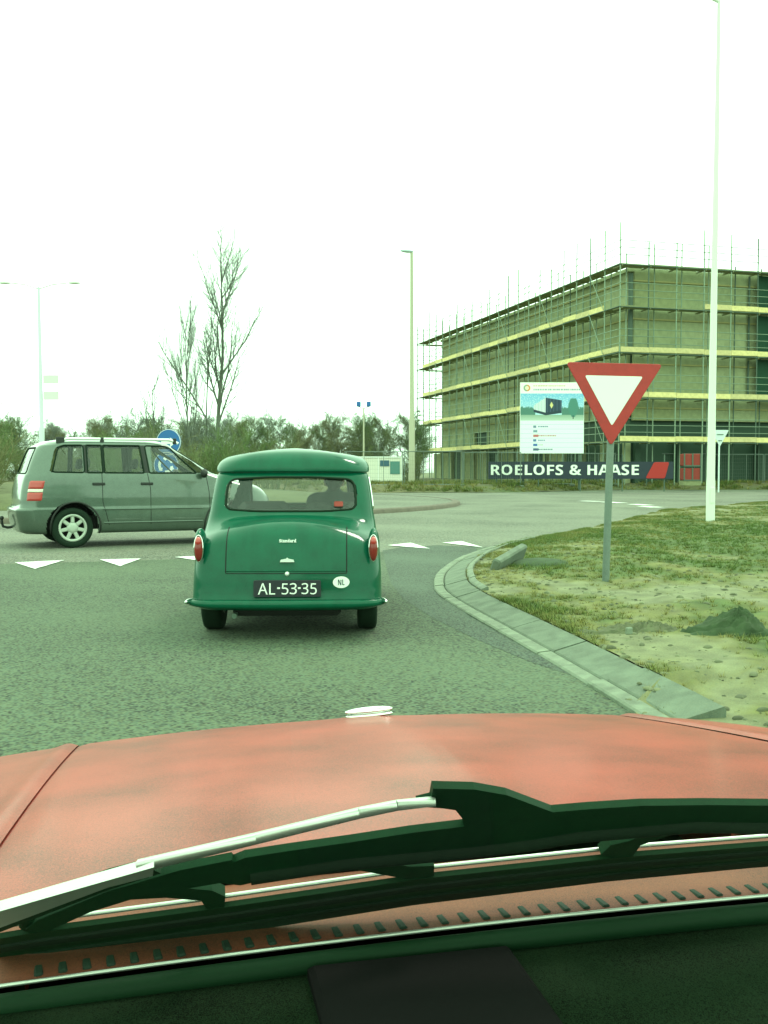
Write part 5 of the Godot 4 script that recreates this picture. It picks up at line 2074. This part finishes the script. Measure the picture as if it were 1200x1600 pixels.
# ---------------------------------------------------------------- trees
func limb(st: SurfaceTool, tw: SurfaceTool, p: Vector3, d: Vector3, length: float, r: float, level: int, deep: int, up: float, kids: int, spread: float) -> void:
	var n := 5 if level == 0 else 4
	if level >= deep:
		# a twig: one thin tapering blade, bent once
		var side := d.cross(Vector3(rng.randf() - 0.5, rng.randf() - 0.5, rng.randf() - 0.5)).normalized() * r
		var m := p + d * length * 0.5
		var e := p + (d + Vector3(0, up * 0.4, 0)).normalized() * length
		tri(tw, p - side, p + side, m + side * 0.6)
		tri(tw, p - side, m + side * 0.6, m - side * 0.6)
		tri(tw, m - side * 0.6, m + side * 0.6, e)
		return
	var pts: PackedVector3Array = [p]
	var rad: PackedFloat32Array = [r]
	var dirs: Array[Vector3] = [d]
	var q := p
	var dd := d
	for k in n:
		dd = (dd + Vector3(rng.randf_range(-1, 1), rng.randf_range(-1, 1), rng.randf_range(-1, 1)) * 0.13 + Vector3(0, up, 0)).normalized()
		q += dd * length / n
		pts.append(q)
		rad.append(r * lerpf(1.0, 0.25 if level > 0 else 0.15, float(k + 1) / n))
		dirs.append(dd)
	tube(st, pts, rad, 7 if level == 0 else (5 if level == 1 else 3))
	for k in kids:
		var t := lerpf(0.22 if level == 0 else 0.15, 1.0, (k + rng.randf()) / kids)
		var i := mini(int(t * n), n - 1)
		var at := pts[i].lerp(pts[i + 1], t * n - i)
		var a := rng.randf() * TAU
		var b := frame_for(dirs[i])
		var out := (b.x * cos(a) + b.z * sin(a))
		var nd := (dirs[i] * (1.0 - spread) + out * spread + Vector3(0, up * 0.8, 0)).normalized()
		var nl := length * rng.randf_range(0.32, 0.6) * (1.15 - 0.65 * t)
		var nr: float = r * lerpf(0.5, 0.28, t)
		if level + 1 >= deep:
			nr = maxf(0.006, r * 0.35)
			nl *= 1.2
		limb(st, tw, at, nd, nl, nr, level + 1, deep, up, kids if level == 0 else maxi(4, kids - 3), spread)

func bare_tree(called: String, label: String, at: Vector3, tall: float, r: float, seed_: int, up: float, kids: int, spread: float, deep: int, stems: int, mat: Material, group := "") -> Node3D:
	rng.seed = seed_
	var t := thing(called, label, "tree" if stems == 1 else "shrub", at, 0.0, group)
	var st := begin()
	var tw := begin()
	tw.set_smooth_group(-1)
	for k in stems:
		var d := Vector3(rng.randf_range(-0.05, 0.05), 1, rng.randf_range(-0.05, 0.05))
		var p := Vector3.ZERO
		if stems > 1:
			var a := TAU * (k + rng.randf()) / stems
			d = Vector3(cos(a) * 0.7 * rng.randf(), 1, sin(a) * 0.7 * rng.randf())
			p = Vector3(cos(a), 0, sin(a)) * tall * 0.25 * sqrt(rng.randf())
		limb(st, tw, p - Vector3(0, 0.1, 0), d.normalized(), tall * (1.0 if stems == 1 else rng.randf_range(0.6, 1.0)), r, 0, deep, up, kids, spread)
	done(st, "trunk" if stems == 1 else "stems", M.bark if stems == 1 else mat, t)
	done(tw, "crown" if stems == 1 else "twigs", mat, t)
	return t

func trees() -> void:
	bare_tree("poplar_tree", "tallest bare upright poplar rising right of the grey car's roof", Vector3(-7.5, 0.4, -45.0), 9.9, 0.12, 14, 0.135, 16, 0.46, 3, 1, M.twig_glare)
	bare_tree("poplar_tree", "thin straight bare stem just left of the tallest poplar", Vector3(-8.2, 0.4, -45.5), 8.0, 0.055, 27, 0.32, 6, 0.14, 3, 1, M.twig_glare)
	bare_tree("poplar_tree", "slender bare poplar furthest left of the tall trio beyond the grey car", Vector3(-9.7, 0.4, -52.0), 8.3, 0.07, 31, 0.24, 14, 0.28, 3, 1, M.twig_glare)
	bare_tree("young_tree", "thin young bare tree standing above the bushes behind the grey car's roof", Vector3(-15.1, 0.3, -66.0), 6.6, 0.08, 8, 0.14, 9, 0.42, 3, 1, M.twig_glare)
	bare_tree("young_tree", "short forked bare tree left of the thin young one above the bushes", Vector3(-15.8, 0.3, -66.5), 5.6, 0.06, 9, 0.12, 9, 0.5, 3, 1, M.twig_glare)
	# shrubs planted on the central island
	var kinds: Array[Node3D] = []
	for k in 3:
		kinds.append(bare_tree("island_shrub", "dense bare twiggy shrub planted on the roundabout island", Vector3(0, -50, 0), 2.5, 0.03, 60 + k, 0.05, 10, 0.5, 2, 16, [M.twig_green, M.twig, M.twig_brown][k], "shrubs on the roundabout island"))
	var spots := [[-13.4, -32.6, 1.25], [-14.9, -33.6, 1.3], [-12.6, -30.9, 1.0], [-16.6, -35.0, 1.25], [-15.4, -38.5, 1.05], [-17.2, -39.5, 1.1], [-16.3, -41.0, 1.15], [-14.0, -42.0, 0.9], [-19.0, -37.0, 1.2], [-10.2, -40.0, 1.0], [-8.4, -38.5, 1.05], [-9.0, -42.0, 1.15], [-6.4, -41.5, 1.1], [-7.2, -44.0, 1.2], [-5.2, -43.0, 1.0], [-11.6, -43.0, 1.0], [-4.4, -39.5, 0.85]]
	rng.seed = 70
	for k in spots.size():
		var at := Vector3(spots[k][0], 0.35, spots[k][1])
		var turn := rng.randf() * TAU
		if k < 3:
			kinds[k].position = at
			kinds[k].rotation.y = turn
			kinds[k].scale = Vector3.ONE * spots[k][2]
		else:
			copy_of(kinds[k % 3], "island_shrub", at, turn, spots[k][2], "dense bare twiggy shrub planted on the roundabout island", "shrubs on the roundabout island")
	# belt of bare trees behind everything
	var belt: Array[Node3D] = []
	for k in 4:
		belt.append(bare_tree("belt_tree", "bare brown tree in the hazy belt behind the roundabout", Vector3(0, -50, 0), 5.6, 0.09, 80 + k, 0.05, 22, 0.55, 3, 1, [M.twig, M.twig_brown, M.twig_green, M.twig_glare][k], "belt of bare trees beyond the roundabout"))
	rng.seed = 71
	var n := 0
	for row in 3:
		for k in 35:
			var z := -78.0 - 7.0 * row + rng.randf_range(-2.5, 2.5)
			var x := -58.0 + 2.0 * k + rng.randf_range(-0.8, 0.8)
			x *= -z / 82.0
			var px := 600.0 + 1570.0 * x / -z
			var size := rng.randf_range(0.88, 1.12)
			if px > 655:
				continue
			if px > 60 and px < 165:
				size *= 0.86
			elif px > 445 and px < 500:
				size *= 0.84
			size *= -z / 97.0
			var at := Vector3(x, 0.2, z)
			var turn := rng.randf() * TAU
			if n < 4:
				belt[n].position = at
				belt[n].rotation.y = turn
				belt[n].scale = Vector3.ONE * size
			else:
				copy_of(belt[rng.randi() % 4], "belt_tree", at, turn, size, "bare brown tree in the hazy belt behind the roundabout", "belt of bare trees beyond the roundabout")
			n += 1
	# undergrowth at the foot of the belt
	var base := bare_tree("belt_shrub", "low bare shrub at the foot of the tree belt", Vector3(-56, 0.2, -74.5), 2.6, 0.03, 95, 0.04, 14, 0.55, 2, 22, M.twig, "undergrowth of the tree belt")
	for k in 33:
		copy_of(base, "belt_shrub", Vector3(-54.2 + 1.75 * k, 0.2, -74.5 - rng.randf() * 4.0), rng.randf() * TAU, rng.randf_range(0.8, 1.25), "low bare shrub at the foot of the tree belt", "undergrowth of the tree belt")

# ---------------------------------------------------------------- scene
func _ready() -> void:
	var cam := Camera3D.new()
	cam.fov = 54.02
	cam.near = 0.05
	cam.far = 1500.0
	cam.position = Vector3(0, EYE, 0)
	cam.rotation = Vector3(-atan(65.0 / 1570.0), 0, 0)
	put(cam, "camera")
	cam.current = true
	var env := Environment.new()
	env.background_mode = Environment.BG_SKY
	var sm := ProceduralSkyMaterial.new()
	sm.sky_top_color = Color(0.84, 1.0, 0.85)
	sm.sky_horizon_color = Color(0.84, 1.0, 0.86)
	sm.sky_curve = 0.2
	sm.ground_horizon_color = Color(0.40, 0.44, 0.36)
	sm.ground_bottom_color = Color(0.22, 0.25, 0.2)
	sm.sky_energy_multiplier = 1.3
	sm.sun_angle_max = 1.0
	var sky := Sky.new()
	sky.sky_material = sm
	env.sky = sky
	env.tonemap_mode = Environment.TONE_MAPPER_LINEAR
	env.tonemap_exposure = 1.65
	env.sdfgi_enabled = true
	env.ssao_enabled = true
	env.ssil_enabled = true
	var we := WorldEnvironment.new()
	we.environment = env
	we.name = "world_environment"
	add_child(we)
	var sun := DirectionalLight3D.new()
	sun.light_color = Color(1.0, 0.98, 0.92)
	sun.light_energy = 0.3
	sun.light_angular_distance = 14.0
	sun.shadow_enabled = true
	sun.rotation = Vector3(deg_to_rad(-52), deg_to_rad(150), 0)
	put(sun, "sun")

	noise.seed = 4
	noise.frequency = 0.03
	noise_b.seed = 8
	noise_b.frequency = 0.03
	make_materials()
	roads()
	kerb_and_verge()
	far_verge()
	building()
	trees()
	site()
	lamps()
	signs()
	green_car()
	van()
	red_car()
	verge_things()
